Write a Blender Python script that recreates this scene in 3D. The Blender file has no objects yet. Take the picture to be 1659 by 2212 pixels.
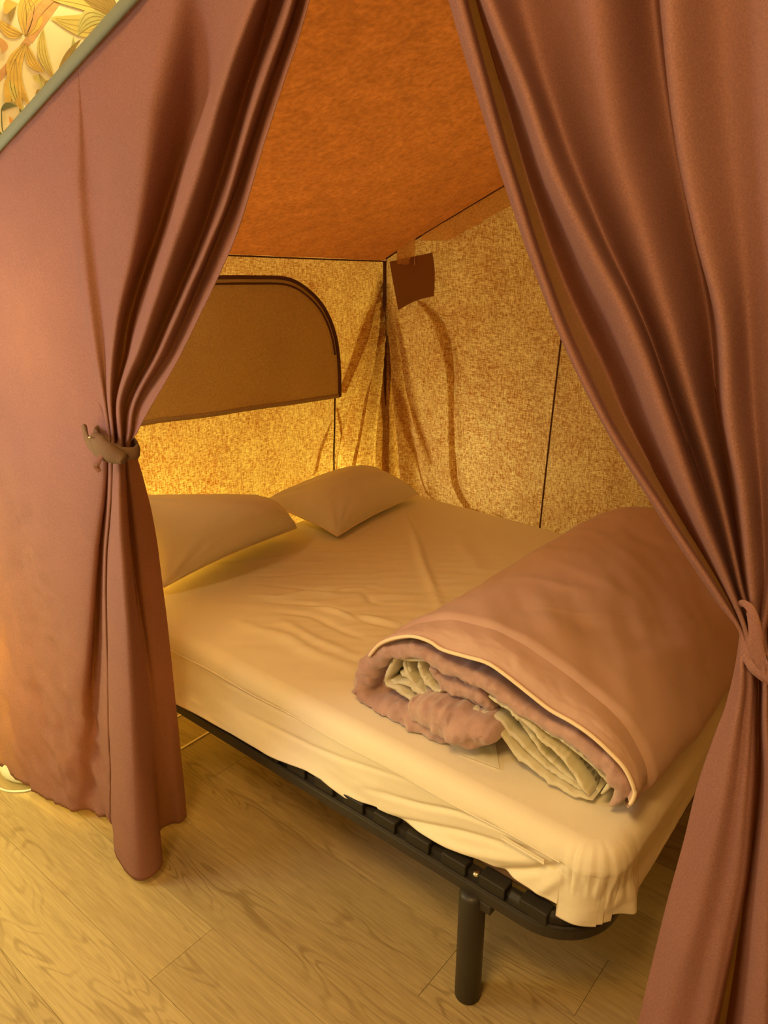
import bpy, bmesh, math, random
from mathutils import Vector, noise as mnoise
import numpy as np

S = bpy.context.scene
COL = S.collection
R = math.radians

# ------------------------------------------------------------------ camera
cam_d = bpy.data.cameras.new('camera')
cam = bpy.data.objects.new('camera', cam_d); COL.objects.link(cam)
cam.location = (0, 0, 1.62)
cam.rotation_euler = (R(90 - 20.7), 0, R(39.5))
cam_d.sensor_fit = 'VERTICAL'; cam_d.sensor_height = 36.0
cam_d.lens = 1660.0 / 2212.0 * 36.0
cam_d.clip_start = 0.02
S.camera = cam

# ------------------------------------------------------------------ world, lamps, exposure
wd = bpy.data.worlds.new('world'); S.world = wd; wd.use_nodes = True
wd.node_tree.nodes['Background'].inputs[0].default_value = (1.0, 0.8, 0.55, 1)
wd.node_tree.nodes['Background'].inputs[1].default_value = 0.03
S.view_settings.view_transform = 'Standard'; S.view_settings.look = 'None'
S.view_settings.gamma = 1.0; S.view_settings.use_curve_mapping = False
S.view_settings.exposure = 0.0

def lamp(name, loc, power, col, size):
    l = bpy.data.lights.new(name, 'POINT'); l.energy = power; l.color = col; l.shadow_soft_size = size
    o = bpy.data.objects.new(name, l); COL.objects.link(o); o.location = loc
    return o
def area(name, loc, rot, sx, sy, power, col):
    l = bpy.data.lights.new(name, 'AREA'); l.shape = 'RECTANGLE'; l.size = sx; l.size_y = sy; l.energy = power; l.color = col
    o = bpy.data.objects.new(name, l); COL.objects.link(o); o.location = loc; o.rotation_euler = rot
    return o
YEL = (1.0, 0.90, 0.22); WARM = (1.0, 0.86, 0.42); NEU = (0.98, 0.96, 1.0); ORA = (1.0, 0.62, 0.21)
lamp('room_lamp_side', (-2.08, 0.10, 0.75), 18, (1.0, 1.0, .24), .12)
lamp('room_lamp_low', (-1.20, -0.7, 1.0), 4, NEU, .20)
lamp('room_lamp_near', (-1.80, 0.05, 1.40), 17, NEU, .15)  # added unseen fill that whitens the left curtain
lamp('cabin_lamp', (-1.66, 1.0, 1.42), 3.6, (1.0, .72, .29), .06)  # added fill hidden behind the left curtain, brightens pillows and sheet
lamp('floor_lamp_glow', (-2.30, 1.2, 0.45), 13, YEL, .10)  # added light behind the head wall, apart from the floor lamp bulb
lamp('floor_lamp_bulb', (-2.20, 0.90, 0.50), 15, YEL, .045)
lamp('corner_lamp_glow', (-2.38, 2.35, 0.45), 9, YEL, .06)
lamp('back_lamp_glow', (-1.6, 2.9, 0.7), 4, WARM, .06)
lamp('back_lamp_low', (-0.2, 2.9, 0.6), 1.4, WARM, .10)
area('ceiling_light_tent', (-1.2, 1.6, 2.85), (0, 0, 0), 1.2, 0.8, 4.5, WARM)
area('ceiling_light_room', (-0.35, -0.4, 2.88), (0, 0, 0), 0.6, 0.6, 44, ORA)
lamp('wall_light', (-2.50, 1.5, 2.6), 16, WARM, .04)  # added unseen fill that brightens the leaf print

# ------------------------------------------------------------------ helpers
DATA = {
 'curtain_left': [[(-2.36, 0.8, 1.485), (-2.36, 0.8, 1.225), (-2.36, 0.8, 1.18), (-2.36, 0.78, 0.7), (-2.4, 0.78, 0.05)], [(-2.16, 0.8, 1.557), (-2.12, 0.8, 1.225), (-2.12, 0.8, 1.18), (-2.12, 0.74, 0.7), (-2.18, 0.74, 0.055)], [(-1.98, 0.79, 1.621), (-1.93, 0.79, 1.225), (-2.042, 0.7729, 0.912), (-2.003, 0.756, 0.04)], [(-1.84, 0.8, 1.672), (-1.78, 0.8, 1.225), (-1.742, 0.7792, 1.096), (-1.82, 0.776, 0.711), (-1.858, 0.7731, 0.343), (-1.87, 0.772, 0.04)], [(-1.609, 0.795, 1.755), (-1.608, 0.795, 1.687), (-1.604, 0.795, 1.477), (-1.52, 0.7965, 1.334), (-1.412, 0.7982, 1.253), (-1.403, 0.7983, 1.221), (-1.399, 0.7881, 1.185), (-1.482, 0.7824, 0.934), (-1.584, 0.7848, 0.661), (-1.721, 0.7878, 0.324), (-1.805, 0.789, 0.04)], [(-1.548, 0.803, 1.777), (-1.532, 0.803, 1.741), (-1.454, 0.803, 1.603), (-1.41, 0.8026, 1.391), (-1.385, 0.8012, 1.266), (-1.385, 0.8011, 1.223), (-1.42, 0.815, 1.18), (-1.528, 0.8256, 0.906), (-1.653, 0.8264, 0.478), (-1.768, 0.827, 0.035)], [(-1.333, 0.785, 1.856), (-1.339, 0.785, 1.788), (-1.358, 0.785, 1.603), (-1.358, 0.7872, 1.398), (-1.361, 0.794, 1.271), (-1.363, 0.7948, 1.228), (-1.365, 0.794, 1.2), (-1.451, 0.7992, 0.936), (-1.561, 0.8132, 0.525), (-1.684, 0.826, 0.035)], [(-1.286, 0.802, 1.854), (-1.318, 0.802, 1.604), (-1.346, 0.8017, 1.397), (-1.364, 0.8008, 1.269), (-1.364, 0.8007, 1.224), (-1.364, 0.7983, 1.194), (-1.451, 0.8053, 0.934), (-1.556, 0.8177, 0.525), (-1.674, 0.829, 0.035)], [(-1.045, 0.775, 1.959), (-1.058, 0.775, 1.913), (-1.161, 0.775, 1.619), (-1.278, 0.7787, 1.406), (-1.335, 0.79, 1.275), (-1.34, 0.7913, 1.228), (-1.35, 0.7939, 1.188), (-1.4, 0.7858, 0.955), (-1.474, 0.7792, 0.58), (-1.551, 0.773, 0.03)], [(-0.951, 0.86, 1.992), (-0.994, 0.86, 1.918), (-1.211, 0.86, 1.619), (-1.357, 0.8512, 1.39), (-1.381, 0.8239, 1.262), (-1.379, 0.821, 1.214), (-1.309, 0.779, 1.199), (-1.327, 0.7667, 0.983), (-1.394, 0.7706, 0.493), (-1.457, 0.773, 0.025)], [(-0.72, 0.76, 2.076), (-0.839, 0.76, 1.878), (-0.931, 0.76, 1.756), (-1.024, 0.76, 1.619), (-1.18, 0.7659, 1.417), (-1.299, 0.7841, 1.282), (-1.307, 0.786, 1.23), (-1.318, 0.7912, 1.19), (-1.349, 0.7971, 0.966), (-1.421, 0.8226, 0.449), (-1.452, 0.839, 0.03)], [(-0.779, 0.835, 2.054), (-0.872, 0.835, 1.896), (-0.947, 0.835, 1.794), (-1.056, 0.835, 1.619), (-1.228, 0.8299, 1.405), (-1.323, 0.814, 1.273), (-1.338, 0.8123, 1.217), (-1.383, 0.8371, 1.167), (-1.466, 0.8713, 0.907), (-1.489, 0.886, 0.518), (-1.553, 0.9, 0.03)], [(-0.68, 0.785, 2.09), (-0.797, 0.785, 1.876), (-0.862, 0.785, 1.781), (-0.97, 0.785, 1.619), (-1.14, 0.7872, 1.419), (-1.271, 0.794, 1.284), (-1.296, 0.7948, 1.228), (-1.363, 0.8321, 1.172), (-1.439, 0.8745, 0.914), (-1.499, 0.9133, 0.43), (-1.557, 0.942, 0.03)], [(-0.725, 0.82, 2.074), (-0.818, 0.82, 1.886), (-0.88, 0.82, 1.786), (-0.995, 0.82, 1.619), (-1.152, 0.8171, 1.414), (-1.278, 0.808, 1.281), (-1.303, 0.807, 1.224), (-1.389, 0.8564, 1.162), (-1.451, 0.91, 0.899), (-1.497, 0.9404, 0.415), (-1.54, 0.96, 0.03)], [(-0.674, 0.8, 2.092), (-0.778, 0.8, 1.876), (-0.839, 0.8, 1.775), (-0.952, 0.8, 1.593), (-1.095, 0.8, 1.421), (-1.24, 0.8, 1.275), (-1.282, 0.8, 1.232), (-1.413, 0.8804, 1.157), (-1.474, 0.9478, 0.879), (-1.506, 0.9698, 0.467), (-1.547, 0.988, 0.03)]],
 'curtain_right': [[(-0.658, 0.8, 2.098), (-0.569, 0.8, 1.846), (-0.486, 0.8, 1.659), (-0.415, 0.8, 1.52), (-0.349, 0.8, 1.417), (-0.265, 0.8, 1.316), (-0.194, 0.8, 1.237), (-0.165, 0.8, 1.205), (-0.164, 0.8, 1.168), (-0.166, 0.8, 1.119), (-0.171, 0.8, 1.082), (-0.181, 0.8, 0.991), (-0.184, 0.8, 0.922), (-0.192, 0.8, 0.801), (-0.201, 0.8, 0.613), (-0.221, 0.8, 0.03)], [(-0.632, 0.785, 2.107), (-0.542, 0.785, 1.839), (-0.469, 0.785, 1.666), (-0.401, 0.785, 1.525), (-0.336, 0.785, 1.421), (-0.254, 0.7883, 1.322), (-0.188, 0.7932, 1.244), (-0.162, 0.7948, 1.21), (-0.152, 0.77, 1.184), (-0.149, 0.77, 1.131), (-0.149, 0.77, 1.034), (-0.15, 0.77, 0.934), (-0.164, 0.77, 0.676), (-0.189, 0.77, 0.03)], [(-0.66, 0.87, 2.098), (-0.58, 0.87, 1.86), (-0.539, 0.87, 1.763), (-0.496, 0.87, 1.666), (-0.439, 0.87, 1.554), (-0.375, 0.87, 1.455), (-0.346, 0.87, 1.404), (-0.265, 0.8557, 1.304), (-0.194, 0.8329, 1.232), (-0.167, 0.8245, 1.196), (-0.149, 0.775, 1.183), (-0.142, 0.775, 1.12), (-0.136, 0.775, 1.037), (-0.132, 0.775, 0.908), (-0.134, 0.775, 0.697), (-0.138, 0.775, 0.03)], [(-0.625, 0.76, 2.111), (-0.493, 0.76, 1.827), (-0.447, 0.76, 1.748), (-0.407, 0.76, 1.669), (-0.355, 0.76, 1.589), (-0.311, 0.76, 1.524), (-0.275, 0.76, 1.459), (-0.229, 0.7645, 1.365), (-0.18, 0.7801, 1.265), (-0.157, 0.786, 1.218), (-0.144, 0.775, 1.185), (-0.135, 0.775, 1.123), (-0.126, 0.775, 1.043), (-0.115, 0.775, 0.898), (-0.114, 0.775, 0.702), (-0.112, 0.775, 0.03)], [(-0.599, 0.84, 2.12), (-0.499, 0.84, 1.842), (-0.437, 0.84, 1.704), (-0.384, 0.84, 1.61), (-0.32, 0.84, 1.506), (-0.286, 0.84, 1.44), (-0.236, 0.8355, 1.345), (-0.183, 0.8199, 1.249), (-0.161, 0.814, 1.205), (-0.144, 0.8, 1.171), (-0.134, 0.8, 1.11), (-0.122, 0.8, 1.029), (-0.11, 0.8, 0.861), (-0.11, 0.8, 0.68), (-0.11, 0.8, 0.03)], [(-0.462, 0.79, 2.169), (-0.388, 0.79, 1.817), (-0.356, 0.79, 1.696), (-0.318, 0.79, 1.611), (-0.271, 0.79, 1.506), (-0.244, 0.79, 1.444), (-0.21, 0.7909, 1.367), (-0.173, 0.7949, 1.265), (-0.156, 0.7965, 1.216), (-0.165, 0.93, 1.098), (-0.153, 0.93, 1.028), (-0.139, 0.93, 0.934), (-0.126, 0.93, 0.739), (-0.116, 0.93, 0.537), (-0.098, 0.93, 0.03)], [(-0.441, 0.87, 2.176), (-0.365, 0.87, 1.828), (-0.342, 0.87, 1.744), (-0.305, 0.87, 1.633), (-0.268, 0.87, 1.527), (-0.244, 0.87, 1.43), (-0.214, 0.8622, 1.342), (-0.177, 0.8356, 1.248), (-0.159, 0.8245, 1.203), (-0.142, 0.81, 1.166), (-0.131, 0.81, 1.105), (-0.118, 0.81, 1.024), (-0.106, 0.81, 0.855), (-0.09, 0.81, 0.686), (-0.047, 0.81, 0.03)], [(-0.385, 0.765, 2.197), (-0.31, 0.765, 1.801), (-0.284, 0.765, 1.691), (-0.256, 0.765, 1.61), (-0.224, 0.765, 1.531), (-0.205, 0.765, 1.445), (-0.183, 0.7689, 1.374), (-0.161, 0.7822, 1.273), (-0.149, 0.7878, 1.223), (-0.13, 0.765, 1.193), (-0.119, 0.765, 1.136), (-0.102, 0.765, 1.063), (-0.08, 0.765, 0.912), (-0.06, 0.765, 0.76), (0.007, 0.765, 0.03)], [(-0.348, 0.8, 2.21), (-0.274, 0.8, 1.802), (-0.249, 0.8, 1.691), (-0.218, 0.8, 1.57), (-0.189, 0.8, 1.441), (-0.167, 0.8, 1.349), (-0.152, 0.8, 1.269), (-0.148, 0.8, 1.218), (-0.132, 0.8, 1.175), (-0.114, 0.8, 1.119), (-0.092, 0.8, 1.045), (-0.057, 0.8, 0.898), (-0.031, 0.8, 0.748), (0.056, 0.8, 0.03)], [(-0.265, 0.775, 2.241), (-0.213, 0.775, 1.789), (-0.193, 0.775, 1.649), (-0.166, 0.775, 1.493), (-0.149, 0.7796, 1.36), (-0.142, 0.7873, 1.277), (-0.143, 0.7913, 1.224), (-0.123, 0.77, 1.193), (-0.101, 0.77, 1.142), (-0.072, 0.77, 1.075), (-0.031, 0.77, 0.942), (0.002, 0.77, 0.809), (0.137, 0.77, 0.03)], [(-0.23, 0.83, 2.253), (-0.184, 0.83, 1.795), (-0.161, 0.83, 1.612), (-0.142, 0.83, 1.396), (-0.134, 0.8152, 1.269), (-0.143, 0.8105, 1.214), (-0.128, 0.83, 1.162), (-0.1, 0.83, 1.108), (-0.061, 0.83, 1.042), (-0.009, 0.83, 0.907), (0.035, 0.83, 0.774), (0.207, 0.83, 0.03)], [(-0.144, 0.8, 2.283), (-0.125, 0.8, 1.781), (-0.117, 0.8, 1.612), (-0.107, 0.8, 1.41), (-0.115, 0.8, 1.281), (-0.138, 0.8, 1.22), (-0.119, 0.8, 1.18), (-0.089, 0.8, 1.131), (-0.043, 0.8, 1.071), (0.014, 0.8, 0.948), (0.063, 0.8, 0.83), (0.296, 0.8, 0.03)]],
 'flap_zip': [(1.487, 1.459), (1.647, 1.454), (1.783, 1.447), (1.908, 1.438), (1.985, 1.415), (2.052, 1.374), (2.11, 1.316), (2.148, 1.25), (2.173, 1.178), (2.183, 1.079), (2.179, 0.98)],
 'flap_bottom': [(1.207, 1.05), (1.368, 1.041), (1.528, 1.026), (1.727, 1.014), (1.926, 0.999), (2.18, 0.985)],
 'seam_head': [(2.179, 0.978), (2.172, 0.839), (2.164, 0.687)],
 'corner_patch': [(-2.012, 1.476), (-1.803, 1.515), (-1.786, 1.356), (-1.966, 1.292)],
 'back_fold': [(-1.886, 1.484), (-1.837, 1.33), (-1.758, 1.266), (-1.715, 1.181), (-1.7, 1.075), (-1.682, 0.893), (-1.667, 0.743), (-1.644, 0.629), (-1.591, 0.551)],
 'back_seam': [(-1.245, 1.35), (-1.252, 1.224), (-1.265, 0.9), (-1.277, 0.538), (-1.28, 0.3)],
 'dv_outer': [(-0.891, 0.51), (-0.988, 0.511), (-1.047, 0.544), (-1.058, 0.598), (-1.038, 0.658), (-0.989, 0.726), (-0.928, 0.78), (-0.859, 0.815), (-0.793, 0.833), (-0.708, 0.834), (-0.642, 0.824), (-0.576, 0.803), (-0.512, 0.78), (-0.458, 0.759), (-0.412, 0.731), (-0.374, 0.688), (-0.355, 0.64), (-0.363, 0.598), (-0.4, 0.559)],
 'dv_pipe': [(-1.005, 0.684), (-0.977, 0.723), (-0.937, 0.754), (-0.883, 0.78), (-0.836, 0.785), (-0.801, 0.778), (-0.742, 0.784), (-0.691, 0.789), (-0.644, 0.777), (-0.59, 0.757), (-0.547, 0.742), (-0.5, 0.735), (-0.46, 0.724), (-0.423, 0.706), (-0.39, 0.684), (-0.369, 0.651), (-0.367, 0.632), (-0.373, 0.61)],
 'dv_velvet': [(-0.421, 0.562), (-0.404, 0.594), (-0.401, 0.626), (-0.421, 0.653), (-0.459, 0.67), (-0.511, 0.687), (-0.566, 0.69), (-0.634, 0.702), (-0.695, 0.718), (-0.759, 0.726), (-0.82, 0.727), (-0.873, 0.733), (-0.938, 0.716), (-0.991, 0.677), (-1.031, 0.622), (-1.039, 0.571), (-1.003, 0.544), (-0.939, 0.546), (-0.869, 0.556), (-0.798, 0.556), (-0.728, 0.569)],
 'dv_lobe': [(-0.889, 0.603), (-0.831, 0.604), (-0.764, 0.611), (-0.699, 0.618), (-0.659, 0.614)],
 'dv_sheers': [[(-0.854, 0.717), (-0.894, 0.707), (-0.941, 0.693), (-0.961, 0.657), (-0.973, 0.618), (-0.933, 0.611), (-0.87, 0.599), (-0.795, 0.616), (-0.719, 0.629), (-0.661, 0.619), (-0.626, 0.589), (-0.579, 0.572), (-0.527, 0.559), (-0.491, 0.558), (-0.453, 0.56)], [(-0.967, 0.618), (-0.906, 0.632), (-0.854, 0.621), (-0.785, 0.624)], [(-0.931, 0.69), (-0.925, 0.659), (-0.906, 0.639), (-0.873, 0.625), (-0.816, 0.629), (-0.755, 0.634), (-0.685, 0.642), (-0.639, 0.618), (-0.582, 0.588), (-0.523, 0.572), (-0.467, 0.563)], [(-0.713, 0.699), (-0.677, 0.692), (-0.643, 0.673), (-0.596, 0.627), (-0.562, 0.598), (-0.514, 0.577), (-0.475, 0.564)], [(-0.7, 0.694), (-0.632, 0.683), (-0.566, 0.652), (-0.513, 0.623), (-0.477, 0.585), (-0.46, 0.567)], [(-0.632, 0.683), (-0.558, 0.673), (-0.496, 0.653), (-0.445, 0.63), (-0.426, 0.613), (-0.44, 0.578)], [(-0.888, 0.704), (-0.881, 0.671), (-0.854, 0.651), (-0.829, 0.647), (-0.82, 0.675), (-0.843, 0.686)], [(-0.947, 0.644), (-0.92, 0.648), (-0.926, 0.683)]],
 'dv_mauve': [[(-0.85, 0.71), (-0.83, 0.679), (-0.786, 0.67), (-0.733, 0.67), (-0.697, 0.649)], [(-0.819, 0.725), (-0.788, 0.714), (-0.735, 0.704), (-0.699, 0.688)], [(-0.829, 0.65), (-0.786, 0.656), (-0.732, 0.651), (-0.697, 0.643)]],
 'dv_sheerflap': [(-0.75, 1.294), (-0.681, 1.247), (-0.65, 1.17), (-0.735, 1.158), (-0.793, 1.172)],
 'dv_crease': [(-0.726, 1.351), (-0.594, 1.495), (-0.381, 1.79)],
 'sheet_creases': [([(-1.779, 2.274), (-1.569, 2.077), (-1.379, 1.882), (-1.232, 1.744), (-1.161, 1.67)], 0.012, 0.016), ([(-1.621, 1.372), (-1.52, 1.439), (-1.403, 1.486), (-1.289, 1.487), (-1.187, 1.513)], -0.008, 0.012), ([(-1.511, 1.463), (-1.395, 1.477), (-1.297, 1.496), (-1.197, 1.534)], 0.009, 0.014), ([(-1.722, 1.446), (-1.596, 1.514), (-1.525, 1.546), (-1.458, 1.636), (-1.383, 1.671)], -0.006, 0.011), ([(-1.678, 1.376), (-1.594, 1.428), (-1.553, 1.505), (-1.464, 1.552)], 0.006, 0.012), ([(-1.552, 1.348), (-1.445, 1.405), (-1.324, 1.4), (-1.217, 1.403)], -0.006, 0.012), ([(-1.494, 1.334), (-1.361, 1.312), (-1.259, 1.315), (-1.17, 1.324)], 0.008, 0.018), ([(-1.599, 1.247), (-1.486, 1.251), (-1.395, 1.27), (-1.294, 1.26), (-1.204, 1.27), (-1.129, 1.278)], 0.009, 0.022), ([(-1.876, 1.513), (-1.818, 1.602), (-1.793, 1.708)], 0.006, 0.014), ([(-1.79, 1.465), (-1.692, 1.555), (-1.669, 1.603), (-1.589, 1.65)], -0.005, 0.01), ([(-1.77, 1.611), (-1.698, 1.669), (-1.663, 1.709)], 0.005, 0.01), ([(-1.793, 1.708), (-1.687, 1.774), (-1.62, 1.872)], 0.005, 0.012), ([(-1.421, 1.622), (-1.355, 1.591), (-1.316, 1.599)], -0.006, 0.012), ([(-1.48, 2.224), (-1.351, 2.095), (-1.204, 1.967)], 0.006, 0.03), ([(-1.165, 1.303), (-1.17, 1.388), (-1.17, 1.456)], 0.004, 0.02), ([(-1.977, 1.429), (-1.884, 1.537), (-1.809, 1.63)], 0.005, 0.012), ([(-1.539, 1.561), (-1.463, 1.605), (-1.424, 1.692)], 0.005, 0.012), ([(-1.543, 1.42), (-1.457, 1.458), (-1.311, 1.469)], 0.005, 0.009)],
 'front_folds': [([(-0.499, 0.493), (-0.571, 0.459), (-0.674, 0.427), (-0.805, 0.38), (-0.94, 0.345), (-1.09, 0.329)], -0.008, 0.008), ([(-0.525, 0.509), (-0.587, 0.496), (-0.697, 0.471), (-0.806, 0.432), (-0.954, 0.402)], -0.006, 0.007), ([(-0.441, 0.504), (-0.495, 0.447), (-0.567, 0.395), (-0.637, 0.353), (-0.728, 0.323), (-0.83, 0.31)], -0.009, 0.009), ([(-0.483, 0.48), (-0.551, 0.437), (-0.636, 0.4), (-0.742, 0.373), (-0.857, 0.356)], 0.007, 0.012), ([(-0.807, 0.493), (-0.939, 0.462), (-1.086, 0.441), (-1.248, 0.432), (-1.391, 0.425)], -0.004, 0.007), ([(-1.023, 0.536), (-1.145, 0.5), (-1.278, 0.486)], -0.005, 0.007), ([(-1.22, 0.332), (-1.058, 0.346), (-0.912, 0.331)], -0.005, 0.008), ([(-1.46, 0.482), (-1.313, 0.487), (-1.177, 0.506)], -0.004, 0.007), ([(-0.505, 0.376), (-0.469, 0.43), (-0.447, 0.467)], 0.005, 0.012)],
 'hem_front': [(-1.741, 0.345), (-1.62, 0.351), (-1.426, 0.355), (-1.251, 0.363), (-1.111, 0.378), (-1.065, 0.375), (-0.991, 0.357), (-0.906, 0.373), (-0.838, 0.37), (-0.774, 0.373), (-0.701, 0.376), (-0.632, 0.39), (-0.566, 0.391), (-0.514, 0.393), (-0.464, 0.398), (-0.426, 0.405)],
 'leaves': [([(1.411, 2.155), (1.42, 2.288)], 0.075, -0.2, 0), ([(1.411, 2.155), (1.466, 2.297)], 0.07, 0.05, 0), ([(1.411, 2.155), (1.511, 2.288)], 0.06, 0.15, 0), ([(1.411, 2.155), (1.55, 2.291)], 0.03, 0.1, 1), ([(1.403, 2.159), (1.321, 2.19)], 0.04, 0.15, 0), ([(1.738, 2.271), (1.498, 2.221)], 0.075, 0.12, 2), ([(1.738, 2.271), (1.509, 2.271)], 0.075, -0.1, 2), ([(1.738, 2.271), (1.61, 2.302)], 0.075, -0.1, 3), ([(1.731, 2.265), (1.634, 2.211)], 0.05, 0.2, 2), ([(1.718, 2.25), (1.586, 2.184)], 0.05, -0.2, 4), ([(1.683, 2.211), (1.638, 2.171)], 0.035, 0.2, 4), ([(1.738, 2.271), (1.71, 2.33)], 0.06, 0.1, 3), ([(1.408, 2.138), (1.393, 1.959)], 0.055, -0.25, 0), ([(1.41, 2.133), (1.457, 2.061)], 0.04, -0.2, 0), ([(1.485, 2.049), (1.473, 2.189)], 0.04, 0.15, 2), ([(1.472, 2.043), (1.44, 2.014)], 0.03, 0.1, 2), ([(1.515, 2.048), (1.572, 2.182)], 0.03, -0.1, 4), ([(1.538, 2.076), (1.576, 2.122)], 0.02, 0.1, 4), ([(1.367, 2.091), (1.361, 1.943)], 0.05, -0.1, 0), ([(1.325, 2.03), (1.311, 1.951)], 0.03, 0.1, 0), ([(1.336, 2.027), (1.339, 1.966)], 0.03, 0.1, 2), ([(1.413, 2.048), (1.449, 2.015)], 0.03, 0.2, 2), ([(1.326, 2.14), (1.326, 2.098)], 0.03, 0.2, 1), ([(1.435, 2.056), (1.434, 1.975)], 0.04, 0.2, 4), ([(1.293, 1.939), (1.349, 1.957)], 0.018, 0.15, 5), ([(1.355, 1.892), (1.316, 1.927)], 0.025, 0.2, 6), ([(1.362, 1.895), (1.347, 1.912)], 0.015, 0.2, 6), ([(1.358, 1.893), (1.326, 1.908)], 0.006, 0.1, 7), ([(1.364, 2.188), (1.394, 2.235)], 0.02, 0.1, 3), ([(1.351, 2.204), (1.4, 2.238)], 0.03, 0.2, 0), ([(1.597, 2.175), (1.491, 2.053)], 0.016, -0.05, 3), ([(1.459, 2.041), (1.447, 2.02)], 0.008, 0, 3), ([(1.428, 2.013), (1.413, 1.996)], 0.008, 0, 3)],
 'stems': [([(1.554, 2.296), (1.421, 2.147)], 0.022, 1), ([(1.418, 2.146), (1.36, 2.083), (1.29, 2.017)], 0.02, 1), ([(1.279, 1.879), (1.284, 1.859), (1.3, 1.84)], 0.006, 5), ([(1.275, 1.869), (1.278, 1.854), (1.294, 1.835)], 0.005, 8), ([(1.272, 1.853), (1.279, 1.829)], 0.006, 5), ([(1.37, 1.962), (1.375, 1.939), (1.39, 1.926)], 0.006, 8), ([(1.364, 1.961), (1.365, 1.934), (1.38, 1.917)], 0.006, 4), ([(1.354, 1.95), (1.356, 1.928), (1.373, 1.911)], 0.006, 5), ([(1.416, 1.996), (1.416, 1.976), (1.425, 1.959)], 0.005, 8), ([(1.448, 2.025), (1.444, 1.999), (1.453, 1.982)], 0.005, 8), ([(1.293, 1.939), (1.287, 1.889), (1.292, 1.87)], 0.004, 5)],
 'trimL': [(-1.614, 0.79, 1.745), (-1.117, 0.79, 1.924)],
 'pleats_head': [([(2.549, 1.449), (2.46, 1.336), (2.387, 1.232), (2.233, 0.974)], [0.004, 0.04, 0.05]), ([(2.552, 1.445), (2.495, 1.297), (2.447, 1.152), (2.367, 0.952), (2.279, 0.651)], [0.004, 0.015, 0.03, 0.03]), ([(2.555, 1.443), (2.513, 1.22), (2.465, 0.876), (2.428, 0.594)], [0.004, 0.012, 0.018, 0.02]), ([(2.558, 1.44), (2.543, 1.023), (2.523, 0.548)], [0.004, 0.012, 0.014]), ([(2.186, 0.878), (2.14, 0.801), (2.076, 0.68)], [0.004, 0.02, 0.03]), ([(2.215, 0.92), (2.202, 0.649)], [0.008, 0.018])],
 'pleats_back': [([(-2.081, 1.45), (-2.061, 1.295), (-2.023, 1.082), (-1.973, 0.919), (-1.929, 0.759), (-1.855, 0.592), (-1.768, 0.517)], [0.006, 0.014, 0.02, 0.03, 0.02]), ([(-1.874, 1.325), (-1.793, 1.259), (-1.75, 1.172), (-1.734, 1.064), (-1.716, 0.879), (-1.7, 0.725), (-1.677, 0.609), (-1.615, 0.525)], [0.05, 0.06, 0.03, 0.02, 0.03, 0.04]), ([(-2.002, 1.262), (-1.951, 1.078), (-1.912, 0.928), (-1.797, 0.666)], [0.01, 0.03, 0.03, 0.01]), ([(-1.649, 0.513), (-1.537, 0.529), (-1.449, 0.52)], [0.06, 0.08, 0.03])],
}


def rgb(r, g, b):      # sRGB 0-255 to linear
    f = lambda c: (c / 255 / 12.92) if c / 255 <= .04045 else ((c / 255 + .055) / 1.055) ** 2.4
    return (f(r), f(g), f(b), 1)

def obj(name, verts, faces, mat, parent=None, smooth=True, label=None, cat=None, group=None, kind=None):
    me = bpy.data.meshes.new(name)
    me.from_pydata([tuple(v) for v in verts], [], faces); me.update()
    if smooth: me.polygons.foreach_set('use_smooth', [True] * len(me.polygons))
    if mat: me.materials.append(mat)
    o = bpy.data.objects.new(name, me); COL.objects.link(o)
    if parent:
        o.parent = parent; o.matrix_parent_inverse = root_inv(parent)
    tag(o, label, cat, group, kind)
    return o
def root_inv(p):
    from mathutils import Matrix
    m = Matrix.Identity(4); q = p
    while q:
        m = Matrix.Translation(q.location) @ m if q.parent is None else m
        q = q.parent
    return m.inverted() if p.parent is None else Matrix.Identity(4)
def tag(o, label=None, cat=None, group=None, kind=None):
    if label: o['label'] = label
    if cat: o['category'] = cat
    if group: o['group'] = group
    if kind: o['kind'] = kind
def thing(name, loc, label, cat, group=None):
    o = bpy.data.objects.new(name, None); COL.objects.link(o); o.location = loc; o.empty_display_size = .05
    tag(o, label, cat, group); return o

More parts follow.
